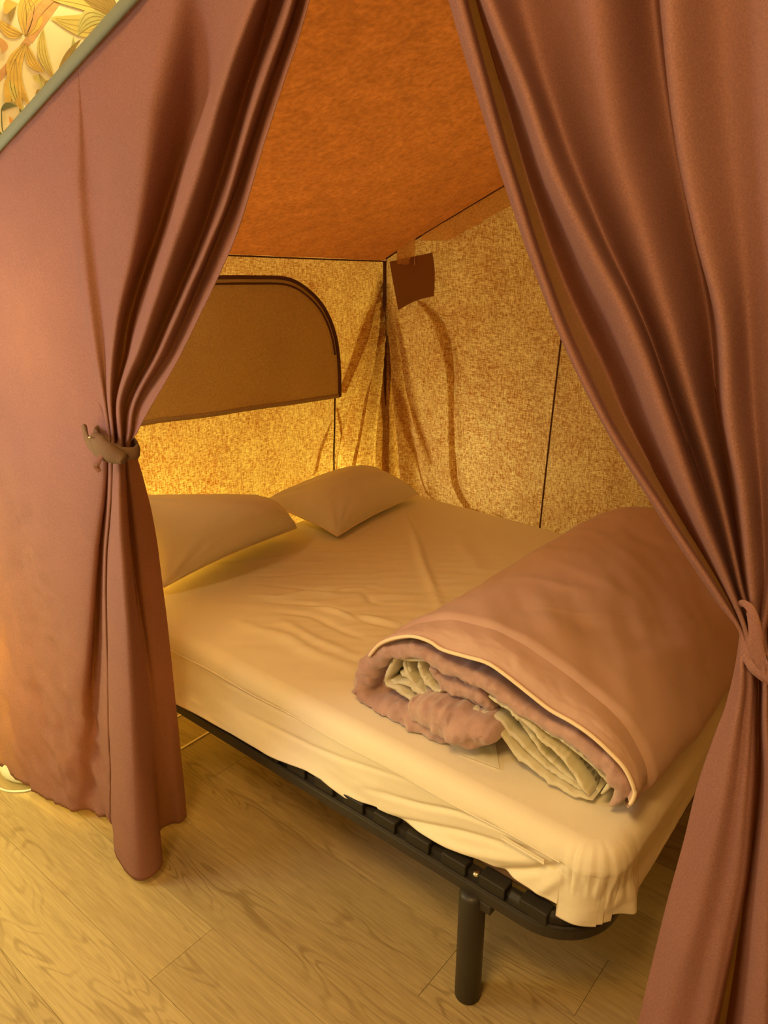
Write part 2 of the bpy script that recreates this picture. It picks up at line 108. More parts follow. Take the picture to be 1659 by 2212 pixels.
class MB:
    def __init__(s): s.v = []; s.f = []
    def add(s, v, f):
        n = len(s.v); s.v += [tuple(p) for p in v]; s.f += [tuple(i + n for i in q) for q in f]; return s
    def box(s, x0, x1, y0, y1, z0, z1):
        v = [(x, y, z) for z in (z0, z1) for x, y in ((x0, y0), (x1, y0), (x1, y1), (x0, y1))]
        return s.add(v, [(3, 2, 1, 0), (4, 5, 6, 7), (0, 1, 5, 4), (1, 2, 6, 5), (2, 3, 7, 6), (3, 0, 4, 7)])
    def grid(s, rows, close=False):
        nr = len(rows); nc = len(rows[0]); v = [p for r in rows for p in r]; f = []
        for i in range(nr - 1):
            for j in range(nc - (0 if close else 1)):
                k = (j + 1) % nc
                f.append((i * nc + j, i * nc + k, (i + 1) * nc + k, (i + 1) * nc + j))
        return s.add(v, f)
    def tube(s, pts, r, n=10, sq=(1, 1), cap=True):
        pts = [Vector(p) for p in pts]; rows = []; up = Vector((0, 0, 1))
        for i, p in enumerate(pts):
            t = (pts[min(i + 1, len(pts) - 1)] - pts[max(i - 1, 0)]).normalized()
            if abs(t.z) > .95: a = t.cross(Vector((0, 1, 0))).normalized()
            else: a = t.cross(up).normalized()
            b = a.cross(t).normalized(); rr = r[i] if isinstance(r, (list, tuple)) else r
            rows.append([p + a * math.cos(k * 2 * math.pi / n) * rr * sq[0] + b * math.sin(k * 2 * math.pi / n) * rr * sq[1] for k in range(n)])
        n0 = len(s.v); s.grid(rows, True)
        if cap:
            s.f.append(tuple(n0 + k for k in range(n))[::-1]); m = n0 + (len(rows) - 1) * n
            s.f.append(tuple(m + k for k in range(n)))
        return s
    def lathe(s, prof, c, n=24):
        rows = [[(c[0] + r * math.cos(k * 2 * math.pi / n), c[1] + r * math.sin(k * 2 * math.pi / n), c[2] + z) for k in range(n)] for r, z in prof]
        return s.grid(rows, True)
    def build(s, name, mat, parent=None, bevel=0, **k):
        o = obj(name, s.v, s.f, mat, parent, **k)
        if bevel:
            m = o.modifiers.new('bevel', 'BEVEL'); m.width = bevel; m.segments = 3; m.limit_method = 'ANGLE'
        return o

def pchip(xs, ys, x):
    xs = np.asarray(xs, float); ys = np.asarray(ys, float); x = np.asarray(x, float)
    n = len(xs); h = np.diff(xs); d = np.diff(ys) / h; m = np.zeros(n)
    if n == 2: return ys[0] + d[0] * (x - xs[0])
    for i in range(1, n - 1):
        if d[i - 1] * d[i] > 0:
            w1 = 2 * h[i] + h[i - 1]; w2 = h[i] + 2 * h[i - 1]; m[i] = (w1 + w2) / (w1 / d[i - 1] + w2 / d[i])
    m[0] = d[0]; m[-1] = d[-1]
    i = np.clip(np.searchsorted(xs, x) - 1, 0, n - 2); t = np.clip((x - xs[i]) / h[i], 0, 1)
    return ys[i] * (2 * t**3 - 3 * t**2 + 1) + m[i] * h[i] * (t**3 - 2 * t**2 + t) + ys[i + 1] * (-2 * t**3 + 3 * t**2) + m[i + 1] * h[i] * (t**3 - t**2)

def catmull(P, sub):
    P = np.asarray(P, float); out = []
    for i in range(len(P) - 1):
        p0 = P[max(i - 1, 0)]; p1 = P[i]; p2 = P[i + 1]; p3 = P[min(i + 2, len(P) - 1)]
        for k in range(sub):
            t = k / sub
            out.append(.5 * ((2 * p1) + (-p0 + p2) * t + (2 * p0 - 5 * p1 + 4 * p2 - p3) * t * t + (-p0 + 3 * p1 - 3 * p2 + p3) * t**3))
    out.append(P[-1]); return np.array(out)

def resample(P, n, sm=8):
    P = catmull(P, sm); d = np.r_[0, np.cumsum(np.linalg.norm(np.diff(P, axis=0), axis=1))]
    s = np.linspace(0, d[-1], n)
    return np.stack([np.interp(s, d, P[:, k]) for k in range(P.shape[1])], 1)

def ns(x, y, z, o=3):
    return mnoise.fractal((x, y, z), 1.0, 2.0, o)

def creases(lines, X, Y, step=.015):
    """sum of soft ridges that follow 2-D polylines; X, Y arrays"""
    H = np.zeros_like(X)
    for pts, amp, w in lines:
        P = resample(pts, 40) if len(pts) > 2 else np.array([np.array(pts[0]) + (np.array(pts[-1]) - np.array(pts[0])) * t for t in np.linspace(0, 1, 40)])
        best = np.full(X.shape, 1e9); arg = np.zeros(X.shape)
        for i in range(39):
            a = P[i]; d = P[i + 1] - a; L = d @ d + 1e-12
            t = np.clip(((X - a[0]) * d[0] + (Y - a[1]) * d[1]) / L, 0, 1)
            q = (X - a[0] - t * d[0])**2 + (Y - a[1] - t * d[1])**2
            m = q < best; best = np.where(m, q, best); arg = np.where(m, (i + t) / 39, arg)
        fade = np.sin(np.pi * np.clip(arg, 0, 1))**.6
        H += amp * fade * np.exp(-best / (w * w))
    return H

# ------------------------------------------------------------------ materials
def mat_base(name):
    m = bpy.data.materials.new(name); m.use_nodes = True; t = m.node_tree; t.nodes.clear()
    out = t.nodes.new('ShaderNodeOutputMaterial'); return m, t, out
def N(t, k, **kw):
    n = t.nodes.new(k)
    for a, b in kw.items():
        if a in n.inputs: n.inputs[a].default_value = b
        else: setattr(n, a, b)
    return n
def pbr(name, col, rough=.6, metal=0, sheen=0, bump=0, bscale=80, var=0, vscale=6, stretch=(1, 1, 1), spec=.3):
    m, t, out = mat_base(name); L = t.links.new
    p = N(t, 'ShaderNodeBsdfPrincipled'); p.inputs['Roughness'].default_value = rough; p.inputs['Metallic'].default_value = metal
    p.inputs['Base Color'].default_value = col; p.inputs['Specular IOR Level'].default_value = spec
    if sheen: p.inputs['Sheen Weight'].default_value = sheen; p.inputs['Sheen Roughness'].default_value = .5
    L(p.outputs[0], out.inputs[0])
    tc = N(t, 'ShaderNodeTexCoord'); mp = N(t, 'ShaderNodeMapping'); mp.inputs['Scale'].default_value = stretch; L(tc.outputs['Object'], mp.inputs[0])
    if var:
        n = N(t, 'ShaderNodeTexNoise', Scale=vscale, Detail=6.0); L(mp.outputs[0], n.inputs['Vector'])
        mr = N(t, 'ShaderNodeMapRange'); mr.inputs[1].default_value = .3; mr.inputs[2].default_value = .7; mr.inputs[3].default_value = 1 - var; mr.inputs[4].default_value = 1 + var
        L(n.outputs[0], mr.inputs[0])
        mx = N(t, 'ShaderNodeVectorMath', operation='SCALE'); mx.inputs[0].default_value = col[:3]; L(mr.outputs[0], mx.inputs['Scale']); L(mx.outputs[0], p.inputs['Base Color'])
    if bump:
        n = N(t, 'ShaderNodeTexNoise', Scale=bscale, Detail=4.0); L(mp.outputs[0], n.inputs['Vector'])
        b = N(t, 'ShaderNodeBump', Strength=bump, Distance=.002); L(n.outputs[0], b.inputs['Height']); L(b.outputs[0], p.inputs['Normal'])
    return m

def cloth(name, col, tcol, mix, dark=None, weave=.35, wscale=90, contrast=.5, bump=.3, blotch=.1, bsc=5, aniso=6.0):
    """woven cloth: diffuse front plus light let through, uneven yarns running both ways"""
    m, t, out = mat_base(name); L = t.links.new
    tc = N(t, 'ShaderNodeTexCoord')
    hs = []
    for sc in ((1, 1, aniso), (aniso, aniso, 1)):
        mp = N(t, 'ShaderNodeMapping'); mp.inputs['Scale'].default_value = sc; L(tc.outputs['Object'], mp.inputs[0])
        n = N(t, 'ShaderNodeTexNoise', Scale=wscale, Detail=3.0, Roughness=.6); L(mp.outputs[0], n.inputs['Vector']); hs.append(n)
    ad = N(t, 'ShaderNodeMath', operation='ADD'); L(hs[0].outputs[0], ad.inputs[0]); L(hs[1].outputs[0], ad.inputs[1])
    mr = N(t, 'ShaderNodeMapRange'); mr.inputs[1].default_value = .75; mr.inputs[2].default_value = 1.25; mr.inputs[3].default_value = 1 - contrast; mr.inputs[4].default_value = 1 + contrast
    L(ad.outputs[0], mr.inputs[0])
    nb = N(t, 'ShaderNodeTexNoise', Scale=bsc, Detail=5.0); L(tc.outputs['Object'], nb.inputs['Vector'])
    mb = N(t, 'ShaderNodeMapRange'); mb.inputs[1].default_value = .3; mb.inputs[2].default_value = .7; mb.inputs[3].default_value = 1 - blotch; mb.inputs[4].default_value = 1 + blotch
    L(nb.outputs[0], mb.inputs[0])
    mm = N(t, 'ShaderNodeMath', operation='MULTIPLY'); L(mr.outputs[0], mm.inputs[0]); L(mb.outputs[0], mm.inputs[1])
    dfm = N(t, 'ShaderNodeMath', operation='MULTIPLY_ADD'); dfm.inputs[1].default_value = weave; dfm.inputs[2].default_value = 1 - weave; L(mm.outputs[0], dfm.inputs[0])
    c1 = N(t, 'ShaderNodeVectorMath', operation='SCALE'); c1.inputs[0].default_value = col[:3]; L(dfm.outputs[0], c1.inputs['Scale'])
    c2 = N(t, 'ShaderNodeVectorMath', operation='SCALE'); c2.inputs[0].default_value = tcol[:3]; L(mm.outputs[0], c2.inputs['Scale'])
    if dark:
        rp_ = N(t, 'ShaderNodeMapRange'); rp_.inputs[1].default_value = .62; rp_.inputs[2].default_value = 1.38; L(mm.outputs[0], rp_.inputs[0])
        c2 = N(t, 'ShaderNodeMix', data_type='RGBA'); c2.inputs[6].default_value = dark; c2.inputs[7].default_value = tcol; L(rp_.outputs[0], c2.inputs[0])
    bp = N(t, 'ShaderNodeBump', Strength=bump, Distance=.001); L(ad.outputs[0], bp.inputs['Height'])
    d = N(t, 'ShaderNodeBsdfDiffuse'); tr = N(t, 'ShaderNodeBsdfTranslucent'); L(c1.outputs[0], d.inputs[0]); L(c2.outputs[2 if dark else 0], tr.inputs[0])
    L(bp.outputs[0], d.inputs['Normal'])
    mx = N(t, 'ShaderNodeMixShader'); mx.inputs[0].default_value = mix; L(d.outputs[0], mx.inputs[1]); L(tr.outputs[0], mx.inputs[2]); L(mx.outputs[0], out.inputs[0])
    return m

def wood_mat():
    m, t, out = mat_base('oak_laminate'); L = t.links.new
    tc = N(t, 'ShaderNodeTexCoord'); oi = N(t, 'ShaderNodeObjectInfo')
    off = N(t, 'ShaderNodeVectorMath', operation='SCALE'); off.inputs[0].default_value = (37, 91, 13); L(oi.outputs['Random'], off.inputs['Scale'])
    ad = N(t, 'ShaderNodeVectorMath', operation='ADD'); L(tc.outputs['Object'], ad.inputs[0]); L(off.outputs[0], ad.inputs[1])
    mp = N(t, 'ShaderNodeMapping'); mp.inputs['Scale'].default_value = (1.1, 6.5, 1); L(ad.outputs[0], mp.inputs[0])
    n1 = N(t, 'ShaderNodeTexNoise', Scale=1.6, Detail=2.0, Distortion=.4); L(mp.outputs[0], n1.inputs['Vector'])
    ring = N(t, 'ShaderNodeMath', operation='MULTIPLY'); ring.inputs[1].default_value = 95; L(n1.outputs[0], ring.inputs[0])
    sn = N(t, 'ShaderNodeMath', operation='SINE'); L(ring.outputs[0], sn.inputs[0])
    ab = N(t, 'ShaderNodeMapRange'); ab.inputs[1].default_value = .2; ab.inputs[2].default_value = 1; L(sn.outputs[0], ab.inputs[0])
    msk = N(t, 'ShaderNodeTexNoise', Scale=1.3, Detail=2.0); L(mp.outputs[0], msk.inputs['Vector'])
    mk = N(t, 'ShaderNodeMapRange'); mk.inputs[1].default_value = .44; mk.inputs[2].default_value = .62; L(msk.outputs[0], mk.inputs[0])
    rm = N(t, 'ShaderNodeMath', operation='MULTIPLY'); L(ab.outputs[0], rm.inputs[0]); L(mk.outputs[0], rm.inputs[1])
    mp2 = N(t, 'ShaderNodeMapping'); mp2.inputs['Scale'].default_value = (3, 60, 1); L(ad.outputs[0], mp2.inputs[0])
    n2 = N(t, 'ShaderNodeTexNoise', Scale=3.0, Detail=6.0, Roughness=.65); L(mp2.outputs[0], n2.inputs['Vector'])
    n3 = N(t, 'ShaderNodeTexNoise', Scale=2.2, Detail=3.0); L(mp.outputs[0], n3.inputs['Vector'])
    g1 = N(t, 'ShaderNodeMapRange'); g1.inputs[1].default_value = .3; g1.inputs[2].default_value = .7; L(n2.outputs[0], g1.inputs[0])
    cr = N(t, 'ShaderNodeValToRGB'); e = cr.color_ramp.elements
    e[0].color = WOOD_D; e[1].color = WOOD_L; e[0].position = .15; e[1].position = .85
    f1 = N(t, 'ShaderNodeMath', operation='MULTIPLY_ADD'); f1.inputs[1].default_value = -.30; L(rm.outputs[0], f1.inputs[0])
    f0 = N(t, 'ShaderNodeMath', operation='MULTIPLY_ADD'); f0.inputs[1].default_value = .38; f0.inputs[2].default_value = .30; L(g1.outputs[0], f0.inputs[0])
    L(f0.outputs[0], f1.inputs[2])
    f2 = N(t, 'ShaderNodeMath', operation='MULTIPLY_ADD'); f2.inputs[1].default_value = .35; L(n3.outputs[0], f2.inputs[0]); L(f1.outputs[0], f2.inputs[2])
    f3 = N(t, 'ShaderNodeMath', operation='MULTIPLY_ADD'); f3.inputs[1].default_value = .38; L(oi.outputs['Random'], f3.inputs[0]); L(f2.outputs[0], f3.inputs[2])
    f4 = N(t, 'ShaderNodeMath', operation='ADD'); f4.inputs[1].default_value = -.20; L(f3.outputs[0], f4.inputs[0])
    L(f4.outputs[0], cr.inputs[0])
    p = N(t, 'ShaderNodeBsdfPrincipled'); p.inputs['Roughness'].default_value = .55; p.inputs['Specular IOR Level'].default_value = .35
    L(cr.outputs[0], p.inputs['Base Color'])
    b = N(t, 'ShaderNodeBump', Strength=.18, Distance=.001); L(f1.outputs[0], b.inputs['Height']); L(b.outputs[0], p.inputs['Normal'])
    L(p.outputs[0], out.inputs[0]); return m
WOOD_D = rgb(140, 114, 74); WOOD_L = rgb(190, 165, 116)
M = {}
M['wood'] = wood_mat()
M['curtain'] = cloth('mauve_canvas', rgb(152, 112, 110), rgb(240, 202, 132), .34, weave=.3, wscale=420, contrast=.25, bump=.15, blotch=.05, bsc=9, aniso=1.5)
M['tie'] = pbr('brown_strap', rgb(112, 84, 62), .85, bump=.5, bscale=500)
M['tie_mauve'] = cloth('mauve_strap', rgb(150, 96, 82), rgb(160, 90, 60), .1, wscale=420, contrast=.2)
M['gold'] = cloth('tan_tent_cotton', rgb(200, 158, 100), rgb(255, 238, 178), .52, dark=rgb(180, 108, 42), weave=.6, wscale=52, contrast=.52, bump=.6, blotch=.12, bsc=6, aniso=6)
M['flap'] = cloth('olive_window_cover', rgb(184, 160, 112), rgb(215, 180, 115), .22, weave=.4, wscale=90, contrast=.3, bump=.5, blotch=.05)
M['rust'] = cloth('rust_roof_cloth', rgb(148, 88, 44), rgb(182, 110, 52), .5, weave=.4, wscale=60, contrast=.22, bump=.8, blotch=.12, bsc=14, aniso=1.4)
M['patch'] = cloth('brown_reinforcement', rgb(140, 100, 66), rgb(150, 90, 50), .15, wscale=200, contrast=.1)  # darker cloth that paints the shadow near the inner corner
M['seam'] = pbr('dark_brown_seam', rgb(92, 58, 40), .8)
M['band'] = cloth('pale_rust_band', rgb(214, 172, 128), rgb(255, 225, 175), .65, weave=.4, wscale=90, contrast=.3, bump=.5)
M['binding'] = pbr('green_binding', rgb(120, 124, 108), .75, bump=.3, bscale=400)
M['sheet'] = pbr('cream_jersey_sheet', rgb(240, 228, 204), .9, sheen=.15, bump=.12, bscale=900, spec=.1)
M['pillow'] = pbr('sand_pillow_cotton', rgb(232, 220, 194), .92, sheen=.1, bump=.12, bscale=600, spec=.1)
M['welt'] = pbr('pale_piping_cord', rgb(244, 222, 190), .8)
M['duvet'] = pbr('terracotta_duvet_cover', rgb(200, 164, 148), .85, sheen=.2, bump=.1, bscale=700, spec=.15, var=.03, vscale=8)
M['velvet'] = pbr('mauve_velvet_lining', rgb(186, 150, 142), .95, sheen=.5, bump=.5, bscale=350, spec=.05, var=.12, vscale=40)
M['sheer'] = cloth('sheer_cream_lining', rgb(240, 232, 208), rgb(245, 236, 205), .35, weave=.15, wscale=500, contrast=.1, bump=.1, blotch=.06, bsc=30)
M['black'] = pbr('black_painted_steel', rgb(50, 45, 38), .42, spec=.4, bump=.08, bscale=120)
M['plastic'] = pbr('black_plastic', rgb(42, 38, 32), .5, spec=.35, bump=.1, bscale=200)
M['steel'] = pbr('bright_bolt_steel', rgb(190, 180, 160), .3, metal=1)
M['slat'] = pbr('birch_slat', rgb(120, 92, 62), .5, var=.1, vscale=20, stretch=(10, 1, 10))
M['mattress'] = pbr('mattress_ticking', rgb(120, 88, 66), .9, bump=.3, bscale=300)
M['wall'] = pbr('cream_wallpaper', rgb(244, 226, 176), .8, bump=.05, bscale=60)
M['plain'] = pbr('painted_plaster', rgb(236, 230, 214), .9, bump=.05, bscale=90)
M['shade'] = cloth('lamp_shade_paper', rgb(245, 235, 205), rgb(250, 240, 210), .6, weave=.1, contrast=.05, bump=0)
M['white'] = pbr('white_enamel', rgb(225, 222, 200), .4)
M['underlay'] = pbr('dark_underlay', rgb(110, 84, 54), .9)
LEAF = [rgb(222, 182, 88), rgb(214, 160, 100), rgb(212, 190, 104), rgb(160, 132, 72), rgb(196, 186, 112), rgb(112, 112, 74), rgb(228, 160, 92), rgb(196, 92, 60), rgb(245, 232, 190)]
for i, c in enumerate(LEAF): M['leaf%d' % i] = pbr('leaf_ink_%s' % 'abcdefghi'[i], c, .8, var=.12, vscale=16, stretch=(1, 1, 3))
M['vein'] = pbr('leaf_vein_ink', rgb(186, 150, 84), .8)

# ------------------------------------------------------------------ room shell
X0, X1, Y0, Y1, ZC = -2.6, 2.3, -1.9, 3.1, 2.95
fl = MB().box(X0, X1, Y0, Y1, -.06, -.010).build('floor', M['underlay'], smooth=False, kind='structure')
MB().box(X0 - .1, X0, Y0, Y1, -.06, ZC).build('wall_left', M['wall'], smooth=False, kind='structure')
wl = bpy.data.objects['wall_left']
MB().box(X0 - .1, X1 + .1, Y1, Y1 + .1, -.06, ZC).build('wall_back', M['plain'], smooth=False, kind='structure')
MB().box(X1, X1 + .1, Y0, Y1, -.06, ZC).build('wall_right', M['plain'], smooth=False, kind='structure')
MB().box(X0 - .1, X1 + .1, Y0 - .1, Y0, -.06, ZC).build('wall_front', M['plain'], smooth=False, kind='structure')
MB().box(X0 - .1, X1 + .1, Y0 - .1, Y1 + .1, ZC, ZC + .1).build('ceiling', M['plain'], smooth=False, kind='structure')

# planks: .18 wide, joints run along X
random.seed(7)
pw, pl, g = .1790, 1.22, .0003
def plank_mesh(L):
    b = MB(); c = .0006; h = .010
    v = []
    for (i, z) in ((0, -h), (0, -c), (c, 0)):
        v += [(g + i, g + i, z), (L - g - i, g + i, z), (L - g - i, pw - g - i, z), (g + i, pw - g - i, z)]
    f = [(8, 9, 10, 11)]
    for a in (0, 4):
        for k in range(4): f.append((a + k, a + (k + 1) % 4, a + 4 + (k + 1) % 4, a + 4 + k))
    b.add(v, f); me = bpy.data.meshes.new('plank'); me.from_pydata(b.v, [], b.f); me.materials.append(M['wood']); return me
cache = {}
j0 = .8145
rows = [(k, j0 + k * pw) for k in range(-16, 14)]
offs = {-1: -1.215, 0: -.62, 1: -.72, 2: -1.65, -2: -.95, -3: -1.6}
for k, y in rows:
    if y + pw > Y1 or y < Y0: continue
    xs = offs.get(k, X0 + random.random() * pl)
    while xs > X0: xs -= pl
    while xs < X1:
        a, b2 = max(xs, X0), min(xs + pl, X1); L = round(b2 - a, 3)
        if L > .03:
            if L not in cache: cache[L] = plank_mesh(L)
            o = bpy.data.objects.new('plank', cache[L]); COL.objects.link(o); o.parent = fl; o.location = (a, y, random.uniform(-.0004, 0))
        xs += pl

# printed leaves on the papered wall
def leaf_print(b, t, wd_, bend, mat, lift):
    b = np.array(b); t = np.array(t); d = t - b; L = np.linalg.norm(d); d /= L; n = np.array([-d[1], d[0]])
    v = []; K = 18
    for i in range(K + 1):
        s = i / K; c = b + d * L * s + n * bend * L * math.sin(math.pi * s)
        w_ = wd_ * .5 * (math.sin(math.pi * min(1, s * 1.02))**.75) * (1 - .25 * s)
        v += [(X0 + lift, *(c + n * w_)), (X0 + lift, *(c - n * w_))]
    f = [(2 * i, 2 * i + 1, 2 * i + 3, 2 * i + 2) for i in range(K)]
    o = obj('printed_leaf', v, f, mat, wl, smooth=False)
    if wd_ > .03:
        v = []
        for q in (-.28, 0, .28):
            st = len(v)
            for i in range(K + 1):
                s = .02 + .9 * i / K; c = b + d * L * s + n * bend * L * math.sin(math.pi * s) + n * q * wd_ * math.sin(math.pi * s) * (1 - .25 * s)
                w_ = .0012 * (1 - .7 * s)
                v += [(X0 + lift + .0004, *(c + n * w_)), (X0 + lift + .0004, *(c - n * w_))]
        f = [(a * 2 * (K + 1) + 2 * i, a * 2 * (K + 1) + 2 * i + 1, a * 2 * (K + 1) + 2 * i + 3, a * 2 * (K + 1) + 2 * i + 2) for a in range(3) for i in range(K)]
        obj('leaf_vein', v, f, M['vein'], wl, smooth=False)
for i, ((b, t), w_, be, c) in enumerate(DATA['leaves']):
    leaf_print(b, t, w_, be, M['leaf%d' % c], .001 + .0002 * i)
for i, (pts, w_, c) in enumerate(DATA['stems']):
    P = resample(pts, 20); v = []
    for j in range(20):
        d = P[min(j + 1, 19)] - P[max(j - 1, 0)]; d /= np.linalg.norm(d); n = np.array([-d[1], d[0]]) * w_ / 2
        v += [(X0 + .0006 + .00015 * i + (.008 if i > 1 else 0), *(P[j] + n)), (X0 + .0006 + .00015 * i + (.008 if i > 1 else 0), *(P[j] - n))]
    obj('printed_stem', v, [(2 * j, 2 * j + 1, 2 * j + 3, 2 * j + 2) for j in range(19)], M['leaf%d' % c], wl, smooth=False)

# ------------------------------------------------------------------ sleeping tent
XH, YB, YF, XF = -2.06, 2.5, .80, .16
tent = thing('sleeping_tent', (-1.0, 1.6, 0), 'fabric sleeping cabin with rust sloping roof and glowing tan walls around the bed', 'tent')
def roofz(X, Y):
    t = (Y - YF) / (YB - YF)
    zf = 1.746 + .36 * (X + 1.634)
    zb = float(np.interp(X, [-2.4, -2.06, -1.9, -1.53, -.5, .4], [1.34, 1.475, 1.558, 1.731, 2.17, 2.52]))
    s = t**.8
    z = zf * (1 - s) + zb * s
    e = min(1, (X - XH) / .5) if X > XH else 0
    return z - .03 * math.sin(math.pi * t) * e
rows = []
for i in range(121):
    X = -2.06 + (XF + 2.06) * i / 120; r = []
    for j in range(101):
        Y = YF + (YB - YF) * j / 100
        edge = min(1, 12 * min(t_ for t_ in ((Y - YF) / 1.7, (YB - Y) / 1.7, (X - XH) / 2 + .02)))
        z = roofz(X, Y) + .010 * ns(X * 3, Y * 3, 1) * max(edge, 0) + .0035 * ns(X * 14, Y * 14, 2) * max(edge, 0)
        r.append((X, Y, z))
    rows.append(r)
MB().grid(rows).build('roof_panel', M['rust'], tent)

CZ = 1.472   # pin height at the inner corner
def fan(d, h, seed, nf, lim):
    """folds falling in a fan from the pinned corner"""
    r = math.hypot(d, h)
    if h <= 0 or d <= 0: return 0
    ph = math.atan2(d, h)
    a = min(1, r / .25) * .042 * max(0, 1 - ph / lim)**.8 * (1 if r < .9 else max(.35, 1 - (r - .9)))
    q = ph / lim
    return a * math.sin(q**.8 * nf * 2 * math.pi + seed + .8 * ns(r * 2, seed, 0))
def head_x(Y, z):
    k = (z - .02) / (roofz(XH, Y) - .02); k = min(1, max(0, k))
    x = XH + fan(YB - Y, CZ - z, 0, 4.5, .62) + .010 * ns(Y * 3, z * 1.5, 5) * math.sin(math.pi * k)**.4
    low = max(0, 1 - abs(z - .62) / .35)
    return x + .012 * low * math.sin(Y * 38 + 3 * ns(Y * 2, z * 2, 8) + z * 7) * (.5 + .5 * ns(Y * 1.7, 3, 1))
def back_y(X, z, seedv=11):
    k = min(1, max(0, (z - .02) / (roofz(X, YB) - .02))); w_ = math.sin(math.pi * k)**.5
    return YB + fan(X - XH, CZ - z, 2.2, 3.0, .36) + .022 * ns(X * 2.5, z * 1.6, seedv) * w_ + .009 * ns(X * 9, z * 3, seedv + 3) * w_
rows = []
for k in np.linspace(0, 1, 170):
    r = []
    for Y in np.linspace(YF + .01, YB, 240):
        z = .02 + (roofz(XH, Y) - .02) * k
        r.append((head_x(Y, z), Y, z))
    rows.append(r)
MB().grid(rows).build('head_wall_panel', M['gold'], tent)
def back_rows(xs, seedv, nz=170):
    tops = np.array([roofz(x, YB) for x in xs]); Zk = np.linspace(0, 1, nz)
    Xa = np.tile(xs, (nz, 1)); Za = .02 + (tops[None, :] - .02) * Zk[:, None]
    C = creases([(DATA['back_fold'], -.020, .012), ([(p[0] - .02, p[1]) for p in DATA['back_fold']], .016, .02)], Xa, Za)
    return [[(X, back_y(X, Za[i, j], seedv) + C[i, j], Za[i, j]) for j, X in enumerate(xs)] for i in range(nz)]
MB().grid(back_rows(np.linspace(XH, -1.275, 150), 11)).build('back_wall_panel', M['gold'], tent)
MB().grid(back_rows(np.linspace(-1.275, XF, 110), 11)).build('back_wall_panel', M['gold'], tent)
# foot wall
rows = [[(XF + .01 * ns(Y * 3, z * 3, 4), Y, .02 + (roofz(XF, Y) - .02) * z) for Y in np.linspace(YF, YB, 50)] for z in np.linspace(0, 1, 50)]
MB().grid(rows).build('foot_wall_panel', M['gold'], tent)
# pleats: strips of cloth added behind the walls to block light and darken the folds, running down from the pinned corner
def pleat_shade(pts, ws, wall):
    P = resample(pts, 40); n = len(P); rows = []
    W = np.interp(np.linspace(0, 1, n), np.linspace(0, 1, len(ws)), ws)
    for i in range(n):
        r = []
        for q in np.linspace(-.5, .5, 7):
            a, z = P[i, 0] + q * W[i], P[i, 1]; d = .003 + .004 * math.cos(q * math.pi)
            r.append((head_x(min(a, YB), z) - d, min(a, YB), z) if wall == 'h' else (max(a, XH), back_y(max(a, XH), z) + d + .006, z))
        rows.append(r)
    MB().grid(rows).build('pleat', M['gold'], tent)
for pts, ws in DATA['pleats_head']: pleat_shade(pts, ws, 'h')
for pts, ws in DATA['pleats_back']: pleat_shade(pts, ws, 'b')
# seams
MB().tube([(XH + .018, YB - .018, z) for z in np.linspace(CZ, .3, 30)], .007, 8).build('corner_seam', M['seam'], tent)
MB().tube([(x, YB - .012, z) for x, z in resample([(-1.24, 1.75)] + DATA['back_seam'], 30)], .0035, 6).build('wall_seam', M['seam'], tent)
MB().tube([(XH + .014, y, z) for y, z in resample(DATA['seam_head'] + [(2.18, .45)], 24)], .0035, 6).build('wall_seam', M['seam'], tent)
pts = [(XH + .012, Y, roofz(XH, Y) - .004) for Y in np.linspace(YF, YB, 40)] + [(X, YB - .012, roofz(X, YB) - .004) for X in np.linspace(XH + .02, XF, 60)]
MB().tube(pts, .003, 6).build('roof_seam', M['seam'], tent)
# band of roof cloth turned down on the back wall
rows = []
for i in range(70):
    X = -1.86 + (XF + 1.86) * i / 69; w_ = .075 * min(1, .25 + (X + 1.86) * 6)
    rows.append([(X, YB - .016 - .004 * math.sin(math.pi * k / 6) + .004 * ns(X * 8, k, 3), roofz(X, YB) - .006 - w_ * k / 6) for k in range(7)])
MB().grid(rows).build('roof_band', M['band'], tent)
# little gathered tuck beside the corner
rows = []
for i in range(16):
    s = i / 15; X = -1.97 + .09 * s
    rows.append([(X + .01 * k / 8 * math.sin(s * 9), YB - .03 - .014 * math.sin(s * 14) * (k / 8), roofz(X, YB) - .005 - (.05 + .05 * s) * k / 8) for k in range(9)])
MB().grid(rows).build('roof_tuck', M['band'], tent)
# brown cloth standing in for the shadow of a corner reinforcement behind the wall
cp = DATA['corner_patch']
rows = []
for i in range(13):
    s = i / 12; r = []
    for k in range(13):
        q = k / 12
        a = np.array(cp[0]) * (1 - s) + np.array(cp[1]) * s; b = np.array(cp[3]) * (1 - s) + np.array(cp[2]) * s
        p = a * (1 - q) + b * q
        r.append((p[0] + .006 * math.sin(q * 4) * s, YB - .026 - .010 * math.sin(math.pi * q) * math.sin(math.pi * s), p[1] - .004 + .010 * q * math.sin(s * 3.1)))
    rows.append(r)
MB().grid(rows).build('corner_patch', M['patch'], tent)
